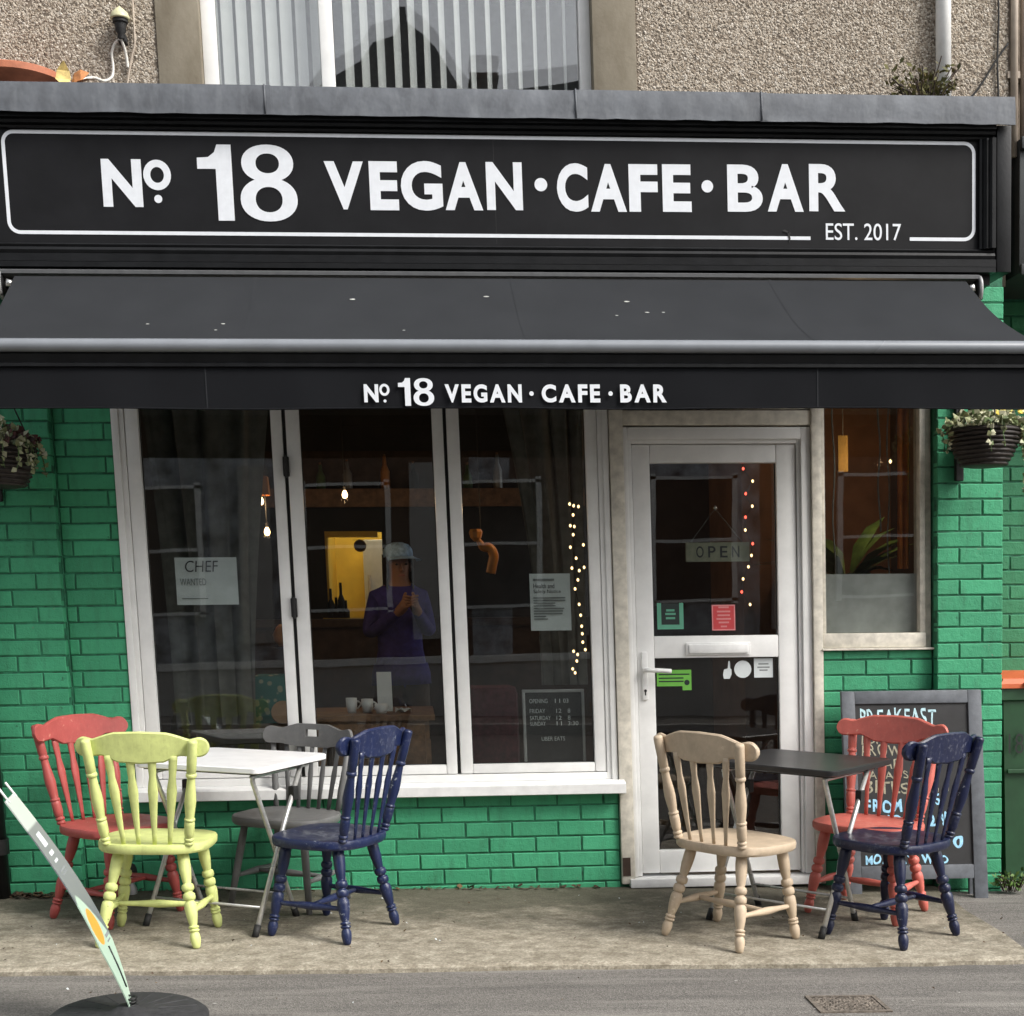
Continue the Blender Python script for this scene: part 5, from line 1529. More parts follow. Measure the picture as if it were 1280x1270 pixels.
chair("grey chair with a hand slot in its back, between white table and window", -0.60, -0.30, -2.05, m_grey, True)
chair("tan spindle back chair in front of the white door", 1.297, -0.976, 0.68, m_tan)
chair("coral red spindle back chair in front of the chalkboard", 1.979, -0.596, -2.30, m_coral)
chair("dark navy chair at the black table, overlapping the chalkboard", 1.950, -0.965, 2.221, m_navy2)

# ------------------------------------------------------------------ folding tables
def table(label, cx, cy, rot, topmat, tube, name="folding_table"):
    f = slope_frame(rot + math.pi / 2)       # local x to the right, local y away from the street
    t_ = thing(name, label, "table", (cx, cy, G(cx, cy) + 0.012), "folding tables on the forecourt", False, f)
    h = 0.30
    H = 0.700
    def rr(s, z, n=6):
        r = 0.035
        out = []
        for cx_, cy_, a0 in ((s - r, s - r, 0), (-s + r, s - r, 90), (-s + r, -s + r, 180), (s - r, -s + r, 270)):
            for k in range(n):
                a = math.radians(a0 + 90 * k / (n - 1))
                out.append((cx_ + r * math.cos(a), cy_ + r * math.sin(a), z))
        return out
    lobj("table_top", MB().loft([rr(h - 0.006, H - 0.026), rr(h, H - 0.022), rr(h, H - 0.004), rr(h - 0.004, H), rr(h - 0.02, H - 0.001)]), topmat, t_, 35)
    lobj("edge_band", MB().loft([rr(h - 0.02, H - 0.032), rr(h - 0.02, H - 0.0262)]), M['gasket'], t_)
    r = 0.0105
    for s in (-1, 1):
        xo, xi = s * 0.265, s * 0.235
        lobj("leg", MB().tube([(xo, -0.285, 0.012), (xo, -0.05, 0.42), (xo, 0.105, H - 0.035)], r, 10), tube, t_, 'all')
        lobj("leg", MB().tube(smooth([(xi, 0.10, 0.012), (xi, -0.07, 0.33), (xi, -0.215, H - 0.11), (xi, -0.24, H - 0.055), (xi, -0.20, H - 0.042), (xi, 0.22, H - 0.042)], 5), r, 10), tube, t_, 'all')
        lobj("rubber_foot", MB().tube([(xo, -0.292, 0.0), (xo, -0.268, 0.045)], 0.0145, 10), M['gasket'], t_, 'all')
        lobj("rubber_foot", MB().tube([(xi, 0.108, 0.0), (xi, 0.086, 0.042)], 0.0145, 10), M['gasket'], t_, 'all')
        lobj("pivot", MB().tube([(xi - s * 0.012, -0.072, 0.36), (xo + s * 0.012, -0.072, 0.36)], 0.006, 8), M['steel'], t_, 'all')
        lobj("clip", MB().box(xo - 0.014, xo + 0.014, 0.02, 0.06, 0.525, 0.585, 0.004), M['gasket'], t_)
    lobj("cross_bar", MB().tube([(-0.265, -0.228, 0.11), (0.265, -0.228, 0.11)], 0.006, 8), tube, t_, 'all')
    lobj("cross_bar", MB().tube([(-0.235, 0.046, 0.11), (0.235, 0.046, 0.11)], 0.006, 8), tube, t_, 'all')
    lobj("cross_bar", MB().tube([(-0.265, 0.10, H - 0.04), (0.265, 0.10, H - 0.04)], 0.008, 8), tube, t_, 'all')
    return t_
table("square white topped folding table on silver legs under the shop window", -0.80, -0.545, math.radians(-24.5), M['white_table'], M['tube'])
table("square black topped folding table on silver legs beside the door", 1.645, -0.655, math.radians(-42), M['black_table'], M['tube'])

# ------------------------------------------------------------------ chalkboard
cb = thing("chalkboard", "grey framed chalkboard menu with blue chalk writing leaning by the pillar", "sign", (2.37, -0.18, -0.06))
lean = lambda z: -0.205 + (z + 0.03) * 0.095
def tilt(mb):
    mb.v = [(x, lean(z) + y, z) for x, y, z in mb.v]
    return mb
fobj("stile", tilt(MB().box(2.018, 2.082, 0, 0.028, -0.045, 0.940, 0.004)), M['board_frame'], cb, 30)
fobj("stile", tilt(MB().box(2.630, 2.696, 0, 0.028, -0.068, 0.940, 0.004)), M['board_frame'], cb, 30)
fobj("rail", tilt(MB().box(2.082, 2.630, 0.001, 0.027, 0.880, 0.940, 0.004)), M['board_frame'], cb, 30)
fobj("rail", tilt(MB().box(2.082, 2.630, 0.001, 0.027, 0.045, 0.112, 0.004)), M['board_frame'], cb, 30)
fobj("slate", tilt(MB().box(2.082, 2.630, 0.010, 0.018, 0.112, 0.880)), M['chalkboard'], cb)
for s, x in ((0, 2.035), (1, 2.640)):
    fobj("back_leg", MB().box(x, x + 0.04, -0.115, -0.095, -0.05, 0.80), M['board_frame'], cb)
fobj("foot_pad", MB().box(2.640, 2.690, lean(-0.07) + 0.002, lean(-0.07) + 0.026, -0.082, -0.0685), M['gasket'], cb)
CT = [("BREAKFAST", 2.105, 2.475, 0.775, 0.858, 'chalk', 0.012), ("LUNCH", 2.11, 2.30, 0.690, 0.735, 'chalk_cream', 0.004), ("BROWNIES", 2.108, 2.42, 0.632, 0.688, 'chalk_cream', 0.006), ("BREAD", 2.110, 2.30, 0.575, 0.622, 'chalk_cream', 0.006), ("SALADS", 2.11, 2.33, 0.525, 0.56, 'chalk_cream', 0.004), ("BITES", 2.112, 2.33, 0.455, 0.513, 'chalk_cream', 0.008), ("8", 2.455, 2.475, 0.455, 0.51, 'chalk_cream', 0.004), ("N", 2.50, 2.525, 0.460, 0.505, 'chalk_cream', 0.004),
      ("FROM", 2.116, 2.295, 0.365, 0.432, 'chalk_bright', 0.03), ("5", 2.455, 2.480, 0.395, 0.445, 'chalk_bright', 0.02), ("SQUID", 2.104, 2.295, 0.300, 0.352, 'chalk_bright', 0.026), ("2", 2.425, 2.455, 0.295, 0.358, 'chalk_bright', 0.03), ("9.", 2.485, 2.520, 0.300, 0.362, 'chalk_bright', 0.03), ("9", 2.455, 2.478, 0.225, 0.256, 'chalk_bright', 0.02), ("0", 2.535, 2.585, 0.192, 0.250, 'chalk_bright', 0.035), ("MONDAY", 2.105, 2.345, 0.118, 0.166, 'chalk_bright', 0.03), ("WED", 2.380, 2.510, 0.118, 0.162, 'chalk_bright', 0.03)]
rnd = random.Random(44)
def hand(txt, x0, x1, z0, z1, y, of, amp=0.12):
    ws = [glyph(c, of)[2] for c in txt]
    gap = 0.14
    k = (x1 - x0) / (sum(ws) + gap * (len(txt) - 1))
    x = x0
    mb = MB()
    h = z1 - z0
    for c, w in zip(txt, ws):
        dz, sc, sh = rnd.uniform(-amp, amp) * h * 0.6, rnd.uniform(1 - amp, 1 + amp * 0.5), rnd.uniform(-amp, amp)
        P, F, _a = glyph(c, of)
        ph = rnd.uniform(0, 6.28)
        mb.add([(x + w * k * (a + 0.06 * math.sin(5 * b + ph)) + sh * b * h, y, z0 + dz + h * sc * (b + 0.05 * math.sin(6 * a + ph))) for a, b in P], F)
        x += (w + gap) * k
    return mb
for txt, x0, x1, z0, z1, mt, of in CT:
    fobj("chalk_writing", tilt(hand(txt, x0, x1, z0, z1, 0.0093, of, 0.05 if len(txt) > 8 else 0.11)), M[mt], cb, fix=False)

# ------------------------------------------------------------------ wheelie bin in the passage
wb = thing("wheelie_bin", "dark green wheelie bin with an orange lid in the side passage", "bin", (3.2, 0.45, -0.07))
fobj("body", MB().loft([[(a, b, z) for a, b in ((2.925 + i, 0.17 + i), (3.48 - i, 0.17 + i), (3.48 - i, 0.75 - i), (2.925 + i, 0.75 - i))] for i, z in ((0.035, -0.06), (0.004, 0.86), (-0.012, 0.87), (-0.012, 0.925), (0.02, 0.925))]), M['bin_green'], wb, 30)
fobj("lid", MB().loft([[(a, b, z) for a, b in ((2.905 + i, 0.145 + i), (3.50 - i, 0.145 + i), (3.50 - i, 0.78 - i), (2.905 + i, 0.78 - i))] for i, z in ((0.0, 0.928), (0.0, 0.950), (0.02, 0.975), (0.10, 1.0))]), M['bin_lid'], wb, 30)
fobj("lid_lip", MB().box(3.02, 3.38, 0.125, 0.15, 0.935, 0.96, 0.006), M['bin_lid'], wb)
for x in (2.98, 3.43):
    fobj("wheel", MB().turned((x - 0.03, 0.72, 0.02), (x + 0.03, 0.72, 0.02), [(0, 0.08), (0.1, 0.095), (0.9, 0.095), (1, 0.08)], 18), M['gasket'], wb, 30)
fobj("rib", MB().box(2.95, 3.46, 0.166, 0.18, 0.50, 0.52, 0.003), M['bin_green'], wb)
fobj("scribble", letters("18", 2.955, 3.03, 0.60, 0.70, 0.168, -0.01, 0.0), M['gasket'], wb, fix=False)

# ------------------------------------------------------------------ neighbouring building
nb = thing("neighbouring_building", "neighbouring shop at the right with charcoal fascia and green brick passage", "building", (3.6, 0.5, -0.07))
nw = fobj("brick_wall", MB().box(2.80, 4.6, 0.50 + R_, 0.7, -0.3, 3.40), M['mortar'], nb)
brickwork(nw, 2.99, 3.25, 0.55, 2.86, 0.50, 0.016, (3.10, 3.10 + 0.1112), M['shade_green'])
fobj("fascia", MB().box(2.90, 4.6, -0.05, 0.495, 2.87, 3.47, 0.006), M['nb_paint'], nb, 30)
fobj("fascia_trim", MB().box(2.90, 4.6, -0.075, -0.052, 3.42, 3.475, 0.006).box(2.90, 4.6, -0.075, -0.052, 2.86, 2.91, 0.006), M['nb_paint'], nb, 30)
fobj("upper_wall", MB().box(2.98, 4.6, 0.20, 0.5, 3.48, 4.8), M['nb_paint'], nb)
fobj("roughcast_wall", MB().box(2.872, 2.98, 0.05, 0.5, 3.3, 4.8), M['dash_bed'], nb)
fobj("white_sign_edge", MB().box(3.075, 3.6, 0.10, 0.19, 3.48, 3.72, 0.004), M['white_plastic'], nb)
for k, (x, r, y) in enumerate(((2.890, 0.017, -0.01), (2.950, 0.026, 0.0))):
    dp_ = thing("rainwater_pipe", ["thin beige pipe running up the corner of the roughcast wall", "thicker beige pipe beside the thin corner pipe"][k], "pipe", (x, y, 3.4))
    fobj("pipe", MB().tube([(x, y, 3.40), (x, y, 4.8)], r, 12), M['pipe_beige'], dp_, 'all')
    for z in (3.75, 4.3):
        fobj("pipe_clip", MB().box(x - r - 0.012, x + r + 0.012, y, y + 0.05, z, z + 0.03), M['pipe_beige'], dp_)

# ------------------------------------------------------------------ fittings on the front
wp = thing("white_pipe", "white waste pipe running down the pebbledash to the lead ledge", "pipe", (2.543, -0.045, 3.70))
fobj("pipe", MB().tube([(2.543, -0.045, 3.58), (2.543, -0.045, 4.8)], 0.034, 18), M['white_plastic'], wp, 'all')
fobj("pipe_clip", MB().box(2.500, 2.586, -0.045, 0.0, 4.25, 4.28), M['white_plastic'], wp)
cbw = thing("wall_cable", "thin black cable running down the roughcast wall near the corner", "cable", (2.815, -0.01, 3.56))
fobj("cable", MB().tube([(2.812 + 0.003 * math.sin(i), -0.012, 3.55 + i * 0.06) for i in range(20)], 0.005, 6), M['gasket'], cbw, 'all')
fobj("cable", MB().tube(smooth([(2.60, -0.012, 3.57), (2.66, -0.012, 3.64), (2.72, -0.012, 3.70), (2.80, -0.012, 3.82), (2.86, -0.012, 3.90)], 4), 0.0045, 6), M['gasket'], cbw, 'all')
lp = thing("wall_lamp", "small cream domed lamp on a black holder upon the pebbledash", "lamp", (-1.142, -0.05, 3.85))
fobj("dome", MB().lathe((-1.140, -0.055, 3.918), [(0.042, 0), (0.042, 0.006), (0.036, 0.025), (0.020, 0.04), (0.008, 0.05), (0.002, 0.056)], 18), plain("cream_lamp_dome", (0.60, 0.58, 0.36, 1), 0.4), lp, 'all')
fobj("holder", MB().lathe((-1.140, -0.055, 3.918), [(0.034, 0), (0.034, -0.014), (0.026, -0.018), (0.022, -0.05), (0.015, -0.062), (0.012, -0.08)], 16), M['gasket'], lp, 35)
fobj("bracket", MB().box(-1.158, -1.122, -0.05, 0.0, 3.83, 3.86, 0.003), M['gasket'], lp)
wire = plain("white_cable", (0.62, 0.60, 0.55, 1), 0.5)
fobj("wire", MB().tube(smooth([(-1.145, -0.05, 3.84), (-1.175, -0.03, 3.825), (-1.192, -0.02, 3.79), (-1.190, -0.02, 3.74), (-1.195, -0.03, 3.69), (-1.225, -0.06, 3.66), (-1.26, -0.14, 3.645), (-1.30, -0.22, 3.60)], 5), 0.0065, 6), wire, lp, 'all')
fobj("wire", MB().tube(smooth([(-1.142, -0.05, 3.84), (-1.132, -0.03, 3.80), (-1.128, -0.02, 3.76), (-1.126, -0.02, 3.73)], 5), 0.0065, 6), wire, lp, 'all')
fobj("wire", MB().tube(smooth([(-1.085, -0.02, 4.2), (-1.088, -0.02, 3.9), (-1.09, -0.02, 3.83), (-1.105, -0.02, 3.78), (-1.125, -0.02, 3.70), (-1.150, -0.03, 3.58)], 5), 0.005, 6), M['pipe_beige'], lp, 'all')
pt = thing("terracotta_bowl", "wide terracotta bowl on the lead ledge at the far left", "pot", (-1.60, -0.12, 3.556))
fobj("bowl", MB().lathe((-1.600, -0.118, 3.557), [(0.15, 0), (0.19, 0.035), (0.205, 0.042), (0.222, 0.050), (0.228, 0.054), (0.228, 0.080), (0.222, 0.084), (0.212, 0.080), (0.19, 0.045), (0.02, 0.02)], 48), M['terracotta'], pt, 35)
dl = thing("dead_leaf", "curled yellow and orange dead leaf lying beside the terracotta bowl", "leaf", (-1.34, -0.28, 3.58))
def leaf_blade(mb, c, d, s_, L, w, curl):
    c, d, s_ = Vector(c), Vector(d).normalized(), Vector(s_).normalized()
    nrm = d.cross(s_)
    vs = []
    for t, k in ((0, 0.1), (0.3, 1.0), (0.65, 0.8), (1, 0.05)):
        p = c + d * L * t + nrm * curl * math.sin(t * 3)
        vs += [p - s_ * w * k, p, p + s_ * w * k]
    for j in (0, 2):
        pass
    mb.add(vs, [(3 * j + i, 3 * j + i + 1, 3 * j + i + 4, 3 * j + i + 3) for j in range(3) for i in range(2)])
ly = MB()
leaf_blade(ly, (-1.355, -0.28, 3.56), (0.1, -0.1, 1), (1, 0.3, 0), 0.10, 0.032, 0.02)
fobj("blade", ly, plain("yellow_dead_leaf", (0.72, 0.55, 0.20, 1), 0.7, var=0.3), dl, fix=False)
ly = MB()
leaf_blade(ly, (-1.33, -0.26, 3.565), (0.9, -0.2, 0.5), (0, 0.2, 1), 0.10, 0.034, 0.02)
leaf_blade(ly, (-1.32, -0.27, 3.562), (1, -0.3, 0.15), (0.1, 1, 0.2), 0.12, 0.025, 0.012)
fobj("blade", ly, plain("orange_dead_leaf", (0.60, 0.25, 0.09, 1), 0.7, var=0.3), dl, fix=False)
def tuft(name, label, cat, cx, cy, cz, rx, ry, h, n, L, mat, seed, fac=True, stem=True):
    t_ = thing(name, label, cat, (cx, cy, cz), None, fac)
    rnd = random.Random(seed)
    mb = MB()
    st = MB()
    for i in range(n):
        a = rnd.uniform(0, 6.28)
        q = math.sqrt(rnd.random())
        base = Vector((cx + rx * 0.4 * q * math.cos(a), cy + ry * 0.4 * q * math.sin(a), cz))
        tip = Vector((cx + rx * q * math.cos(a), cy + ry * q * math.sin(a), cz + h * rnd.uniform(0.3, 1.0)))
        if i % 6 == 0:
            st.tube([base, base.lerp(tip, 0.5) + Vector((0, 0, 0.02)), tip], 0.0025, 4)
        p = base.lerp(tip, rnd.uniform(0.35, 1))
        d = Vector((rnd.uniform(-1, 1), rnd.uniform(-1, 1), rnd.uniform(-0.2, 1.2))).normalized()
        s_ = d.cross(Vector((rnd.uniform(-1, 1), rnd.uniform(-1, 1), rnd.uniform(-1, 1)))).normalized()
        l = L * rnd.uniform(0.6, 1.3)
        mb.add([p, p + d * l * 0.5 + s_ * l * 0.28, p + d * l, p + d * l * 0.5 - s_ * l * 0.28], [(0, 1, 2, 3)])
    fn = fobj if fac else (lambda nme, m_, mt, par, sm=False, kind=None, fix=True: place(bpy.data.objects.new(nme, mesh_of(nme, m_, mt, sm, False, fix)), Vector((0, 0, 0)), par))
    if fac:
        fobj("foliage", mb, mat, t_, kind='stuff', fix=False)
        fobj("stems", st, M['dark_wood'], t_, kind='stuff')
    else:
        for nme, m_, mt in (("foliage", mb, mat), ("stems", st, M['dark_wood'])):
            m_.v = [tuple(Vector(v) - Vector((cx, cy, cz))) for v in m_.v]
            o = lobj(nme, m_, mt, t_, kind='stuff')
    return t_
tuft("shrub", "olive brown shrub growing on the lead ledge beside the white pipe", "plant", 2.40, -0.19, 3.56, 0.18, 0.12, 0.175, 300, 0.030, M['shrub'], 3)
# hanging baskets
def basket(label, cx, cz, r, bxr, seed, trail, bronze):
    t_ = thing("hanging_basket", label, "basket", (cx, -0.28, cz - 0.20), "hanging baskets under the awning")
    by = -0.285
    fobj("bowl", MB().lathe((cx, by, cz), [(r * 0.45, -0.172), (r * 0.62, -0.165), (r * 0.84, -0.11), (r * 0.95, -0.04), (r, 0.0), (r * 0.93, 0.0), (r * 0.9, -0.03)], 26), M['wicker'], t_, 35)
    wv = MB()
    for k in range(9):
        z = -0.012 - k * 0.0185
        rr = r * (1.01 - 0.42 * (max(0, -z) / 0.17) ** 2.0)
        pts = [(cx + (rr + 0.003 * math.sin(a * 2.5 + k * math.pi)) * math.cos(a * 6.28318 / 30), by + (rr + 0.003 * math.sin(a * 2.5 + k * math.pi)) * math.sin(a * 6.28318 / 30), cz + z) for a in range(31)]
        wv.tube(pts, 0.0075, 6)
    fobj("weave", wv, M['wicker'], t_, 'all', kind='stuff')
    for k in range(3):
        a = 2.1 * k + 0.5
        fobj("chain", MB().tube([(cx + r * 0.95 * math.cos(a), by + r * 0.95 * math.sin(a), cz), (cx, by, cz + 0.36)], 0.0035, 5), M['iron'], t_)
    fobj("bracket", MB().box(bxr - 0.038, bxr, -0.088, -0.0615, cz - 0.215, cz + 0.42, 0.004).tube([(bxr - 0.019, -0.08, cz + 0.40), (bxr - 0.019, by, cz + 0.40)], 0.009, 6).tube([(bxr - 0.019, by, cz + 0.40), (cx, by, cz + 0.36)], 0.009, 6), M['iron'], t_)
    pl = thing("basket_plant", trail, "plant", (cx, by, cz), "plants in the hanging baskets")
    rnd = random.Random(seed)
    mb, br, st = MB(), MB(), MB()
    def leaf(m_, p, l):
        d = Vector((rnd.uniform(-1, 1), rnd.uniform(-1.2, 0.6), rnd.uniform(-0.8, 0.8))).normalized()
        s_ = d.cross(Vector((rnd.uniform(-1, 1), 1, rnd.uniform(-1, 1)))).normalized()
        nn = d.cross(s_) * l * 0.12
        m_.add([p, p + d * l * 0.35 + s_ * l * 0.42 + nn, p + d * l * 0.75 + s_ * l * 0.2, p + d * l, p + d * l * 0.75 - s_ * l * 0.2, p + d * l * 0.35 - s_ * l * 0.42 + nn], [(0, 1, 2, 3, 4, 5)])
    for i in range(420):
        a = rnd.uniform(0, 6.28)
        q = math.sqrt(rnd.random()) * 1.12
        p = Vector((cx + r * q * math.cos(a), by + r * q * math.sin(a), cz + 0.01 + 0.10 * rnd.random() * (1.3 - q)))
        left = p.x < cx if bronze < 0 else p.x > cx + 0.05
        leaf(br if (bronze and left and rnd.random() < 0.8 and p.z > cz + 0.02) else mb, p, rnd.uniform(0.022, 0.042))
    for i in range(16):
        a = rnd.uniform(-2.6, -0.4) if i % 2 else rnd.choice((rnd.uniform(-0.6, 0.3), rnd.uniform(2.9, 3.7)))
        L = rnd.uniform(0.05, 0.15)
        if seed == 21 and i > 11:
            a, L = rnd.uniform(-0.5, 0.1), rnd.uniform(0.25, 0.42)
        p0 = Vector((cx + r * math.cos(a), by + r * math.sin(a), cz + 0.02))
        o = Vector((math.cos(a), math.sin(a), 0))
        pts = [p0 + o * (0.03 * min(1, 3 * t)) + Vector((rnd.uniform(-0.008, 0.008), 0, 0.015 * math.sin(3 * t) - L * t)) for t in (0, 0.2, 0.4, 0.6, 0.8, 1)]
        st.tube(pts, 0.002, 4)
        for k in range(int(L / 0.012)):
            t = rnd.random()
            j = min(4, int(t * 5))
            leaf(mb, pts[j].lerp(pts[j + 1], t * 5 - j), rnd.uniform(0.018, 0.036))
    fobj("ivy_leaves", mb, M['ivy'], pl, kind='stuff', fix=False)
    if br.v:
        fobj("bronze_leaves", br, M['heuchera'], pl, kind='stuff', fix=False)
    fobj("stems", st, M['plant_green'], pl, kind='stuff')
    if seed == 21:
        for (dx, dz, k) in ((0.055, 0.065, 0), (0.125, 0.075, 1), (0.02, 0.07, 1)):
            fm = MB()
            c = Vector((cx + dx, by - r * 0.75, cz + dz))
            for k_ in range(5):
                a = 1.2566 * k_ + 0.4
                q = c + Vector((0.016 * math.cos(a), -0.004, 0.016 * math.sin(a)))
                fm.add([q + Vector((0.013 * math.cos(b), 0.004 * math.sin(2 * b), 0.013 * math.sin(b))) for b in (0, 1.05, 2.1, 3.14, 4.19, 5.24)], [(0, 1, 2, 3, 4, 5)])
            fobj("flower", fm, M['petal'], pl, fix=False)
basket("black wicker hanging basket on the right hand brick pillar", 2.636, 2.135, 0.152, 2.622, 21, "cream variegated ivy and yellow flowers trailing from the right basket", 0)
basket("black wicker hanging basket at the left edge of the front", -1.738, 2.062, 0.150, -1.80, 22, "cream ivy and bronze leaves filling the left hanging basket", 1)
# black downpipe at the far left
bp = thing("black_downpipe", "black cast iron downpipe at the far left of the green wall", "pipe", (-1.935, -0.12, 0.06))
fobj("pipe", MB().tube([(-1.940, -0.12, 0.03), (-1.940, -0.12, 2.75)], 0.045, 16), M['iron'], bp, 'all')
for z in (0.25, 1.3):
    fobj("collar", MB().tube([(-1.940, -0.12, z), (-1.940, -0.12, z + 0.07)], 0.055, 16), M['iron'], bp, 30)
# little lantern at the foot of the wall
ln = thing("lantern", "small black topped lantern standing at the wall foot behind the red chair", "lantern", (-1.362, -0.06, 0.03))
fobj("base", MB().lathe((-1.362, -0.06, 0.02), [(0.030, 0), (0.030, 0.04), (0.022, 0.06), (0.018, 0.085)], 14), M['alu_light'], ln, 30)
fobj("globe", MB().lathe((-1.362, -0.06, 0.02), [(0.018, 0.085), (0.026, 0.10), (0.026, 0.125), (0.018, 0.135)], 14), M['upvc'], ln, 'all')
fobj("hood", MB().lathe((-1.362, -0.06, 0.02), [(0.036, 0.118), (0.035, 0.135), (0.026, 0.155), (0.010, 0.165), (0.002, 0.167)], 16), M['gasket'], ln, 'all')

# ------------------------------------------------------------------ swing sign on a rubber base
ps = thing("swing_sign", "bent grey and green swing sign leaning over from its black rubber base", "sign", (-0.975, -2.03, G(-0.975, -2.03) - 0.010), None, False, slope_frame(math.pi / 2))
lobj("base", MB().lathe((0, 0, 0), [(0.245, 0), (0.262, 0.012), (0.262, 0.035), (0.245, 0.048), (0.06, 0.056), (0.03, 0.075), (0.004, 0.078)], 44), M['rubber'], ps, 35)
rb = MB()
for k in range(18):
    a = 6.28318 * k / 18
    rb.turned((0.10 * math.cos(a), 0.10 * math.sin(a), 0.052), (0.225 * math.cos(a), 0.225 * math.sin(a), 0.047), [(0, 0.004), (1, 0.004)], 5)
lobj("tread", rb, M['rubber'], ps, kind='stuff')
SWR, SWW = math.radians(-5.0), 0.105
def panel_pt(u, v, off=0.0):
    """u across the panel, v from foot to head; the sheet leans and bows in the wind"""
    lean_ = 0.05 + 0.42 * v - 0.06 * math.sin(math.pi * v)
    x = 0.012 - 0.368 * v ** 1.08 + 0.035 * math.sin(math.pi * v)
    z = 0.06 + 0.71 * v
    half = SWW * min(1.0, 0.18 + 2.6 * v) if v < 0.33 else SWW
    w = (u - 0.5) * 2 * half
    dx, dy = math.sin(SWR + 0.10 * (0.5 - v)), math.cos(SWR + 0.10 * (0.5 - v))
    return Vector((x + w * dx + off * 0.85, w * dy, z + off * 0.5))
mb = MB()
nu, nv = 9, 24
mb.grid(nu, nv, lambda u, v: panel_pt(u, v, 0.002))
o_ = len(mb.v)
mb.grid(nu, nv, lambda u, v: panel_pt(u, v, -0.002))
bd = [i for i in range(nu)] + [j * nu + nu - 1 for j in range(1, nv)] + [(nv - 1) * nu + i for i in range(nu - 2, -1, -1)] + [j * nu for j in range(nv - 2, 0, -1)]
mb.f += [(bd[i], bd[(i + 1) % len(bd)], o_ + bd[(i + 1) % len(bd)], o_ + bd[i]) for i in range(len(bd))]
pan = lobj("panel", mb, M['panel'], ps, 35)
uvl = pan.data.uv_layers.new(name="UVMap")
for poly in pan.data.polygons:
    for li in poly.loop_indices:
        vi = pan.data.loops[li].vertex_index % (nu * nv)
        uvl.data[li].uv = ((vi % nu) / (nu - 1), (vi // nu) / (nv - 1))
for u_, v_ in ((0.15, 1.06), (0.85, 1.05)):
    lobj("panel_clip", MB().tube([panel_pt(u_, 0.985, 0.004), panel_pt(u_, v_, 0.004)], 0.004, 6), M['white_plastic'], ps, 'all')
for k, (ua, ub, va, vb_) in enumerate(((0.30, 0.62, 0.735, 0.752), (0.28, 0.55, 0.705, 0.716), (0.20, 0.75, 0.665, 0.672), (0.20, 0.66, 0.650, 0.656), (0.62, 0.9, 0.33, 0.345), (0.6, 0.86, 0.31, 0.318))):
    lobj("panel_print", MB().add([panel_pt(ua, va, 0.0026), panel_pt(ub, va, 0.0026), panel_pt(ub, vb_, 0.0026), panel_pt(ua, vb_, 0.0026)], [(0, 1, 2, 3)]), M['grey_ink'] if k > 1 else M['paper'], ps)
sp_l = MB().tube([panel_pt(0.62, 0.10, 0.004), panel_pt(0.55, 0.20, 0.004), panel_pt(0.5, 0.30, 0.004)], 0.003, 6)
lobj("panel_slot", sp_l, M['gasket'], ps, 'all')
lobj("panel_print", MB().add([panel_pt(0.3, 0.775, 0.0026), panel_pt(0.62, 0.775, 0.0026), panel_pt(0.62, 0.835, 0.0026), panel_pt(0.3, 0.835, 0.0026)], [(0, 1, 2, 3)]), M['paper'], ps)
lobj("spring", MB().tube([(0.012 + 0.016 * math.cos(k * 0.9), 0.016 * math.sin(k * 0.9), 0.055 + k * 0.0016) for k in range(32)], 0.004, 6), M['iron'], ps, 'all')

# ------------------------------------------------------------------ drain cover, litter, weeds, gum
dr = thing("drain_cover", "rusty rectangular iron drain cover set in the pavement", "drain cover", (1.495, -1.888, G(1.495, -1.888)), None, False, slope_frame(math.pi / 2))
lobj("frame", MB().box(-0.128, 0.128, -0.098, -0.082, -0.03, -0.006).box(-0.128, 0.128, 0.082, 0.098, -0.03, -0.006).box(-0.128, -0.112, -0.082, 0.082, -0.03, -0.006).box(0.112, 0.128, -0.082, 0.082, -0.03, -0.006), M['drain_rust'], dr)
pm = MB()
rnd = random.Random(77)
hh = {}
def plate_z(i, j):
    if (i, j) not in hh:
        hh[(i, j)] = -0.012 + (0.004 if (i // 3 + j // 3) % 2 else 0.0) + rnd.uniform(-0.002, 0.003)
    return hh[(i, j)]
pm.add([(-0.110 + 0.220 * i / 44, -0.080 + 0.160 * j / 32, plate_z(i, j)) for j in range(33) for i in range(45)], [(j * 45 + i, j * 45 + i + 1, j * 45 + i + 46, j * 45 + i + 45) for j in range(32) for i in range(44)])
lobj("plate", pm, M['drain_rust'], dr)
def scatter(name, pts, mat, l, seed):
    rnd = random.Random(seed)
    mb = MB()
    for x, y in pts:
        a = rnd.uniform(0, 6.28)
        q = l * rnd.uniform(0.5, 1.3)
        z = G(x, y) + 0.013
        d = Vector((math.cos(a), math.sin(a), rnd.uniform(0, 0.5))) * q
        s_ = Vector((-math.sin(a), math.cos(a), rnd.uniform(-0.2, 0.4))) * q * 0.4
        p = Vector((x, y, z + rnd.uniform(0, 0.008)))
        mb.add([p, p + d * 0.5 + s_, p + d, p + d * 0.5 - s_ + Vector((0, 0, 0.004))], [(0, 1, 2, 3)])
    o = bpy.data.objects.new(name, mesh_of(name, mb, mat, False, False, False))
    COL.objects.link(o)
    o['kind'] = 'stuff'
    return o
rnd = random.Random(31)
scatter("leaf_litter", [(rnd.uniform(-2.1, -1.45) if i < 260 else rnd.uniform(-1.5, 0.9), -0.08 - abs(rnd.gauss(0, 0.045)) if i < 260 else -0.015 - abs(rnd.gauss(0, 0.02))) for i in range(380)], M['litter'], 0.03, 8)
scatter("litter", [(rnd.uniform(-1.9, 2.9), rnd.uniform(-2.0, -0.2)) for i in range(40)], M["paper"], 0.010, 28)
scatter("leaf_litter", [(rnd.uniform(-1.7, 3.0), rnd.uniform(-1.95, -0.1)) for i in range(90)], M['litter'], 0.014, 18)
gm = MB()
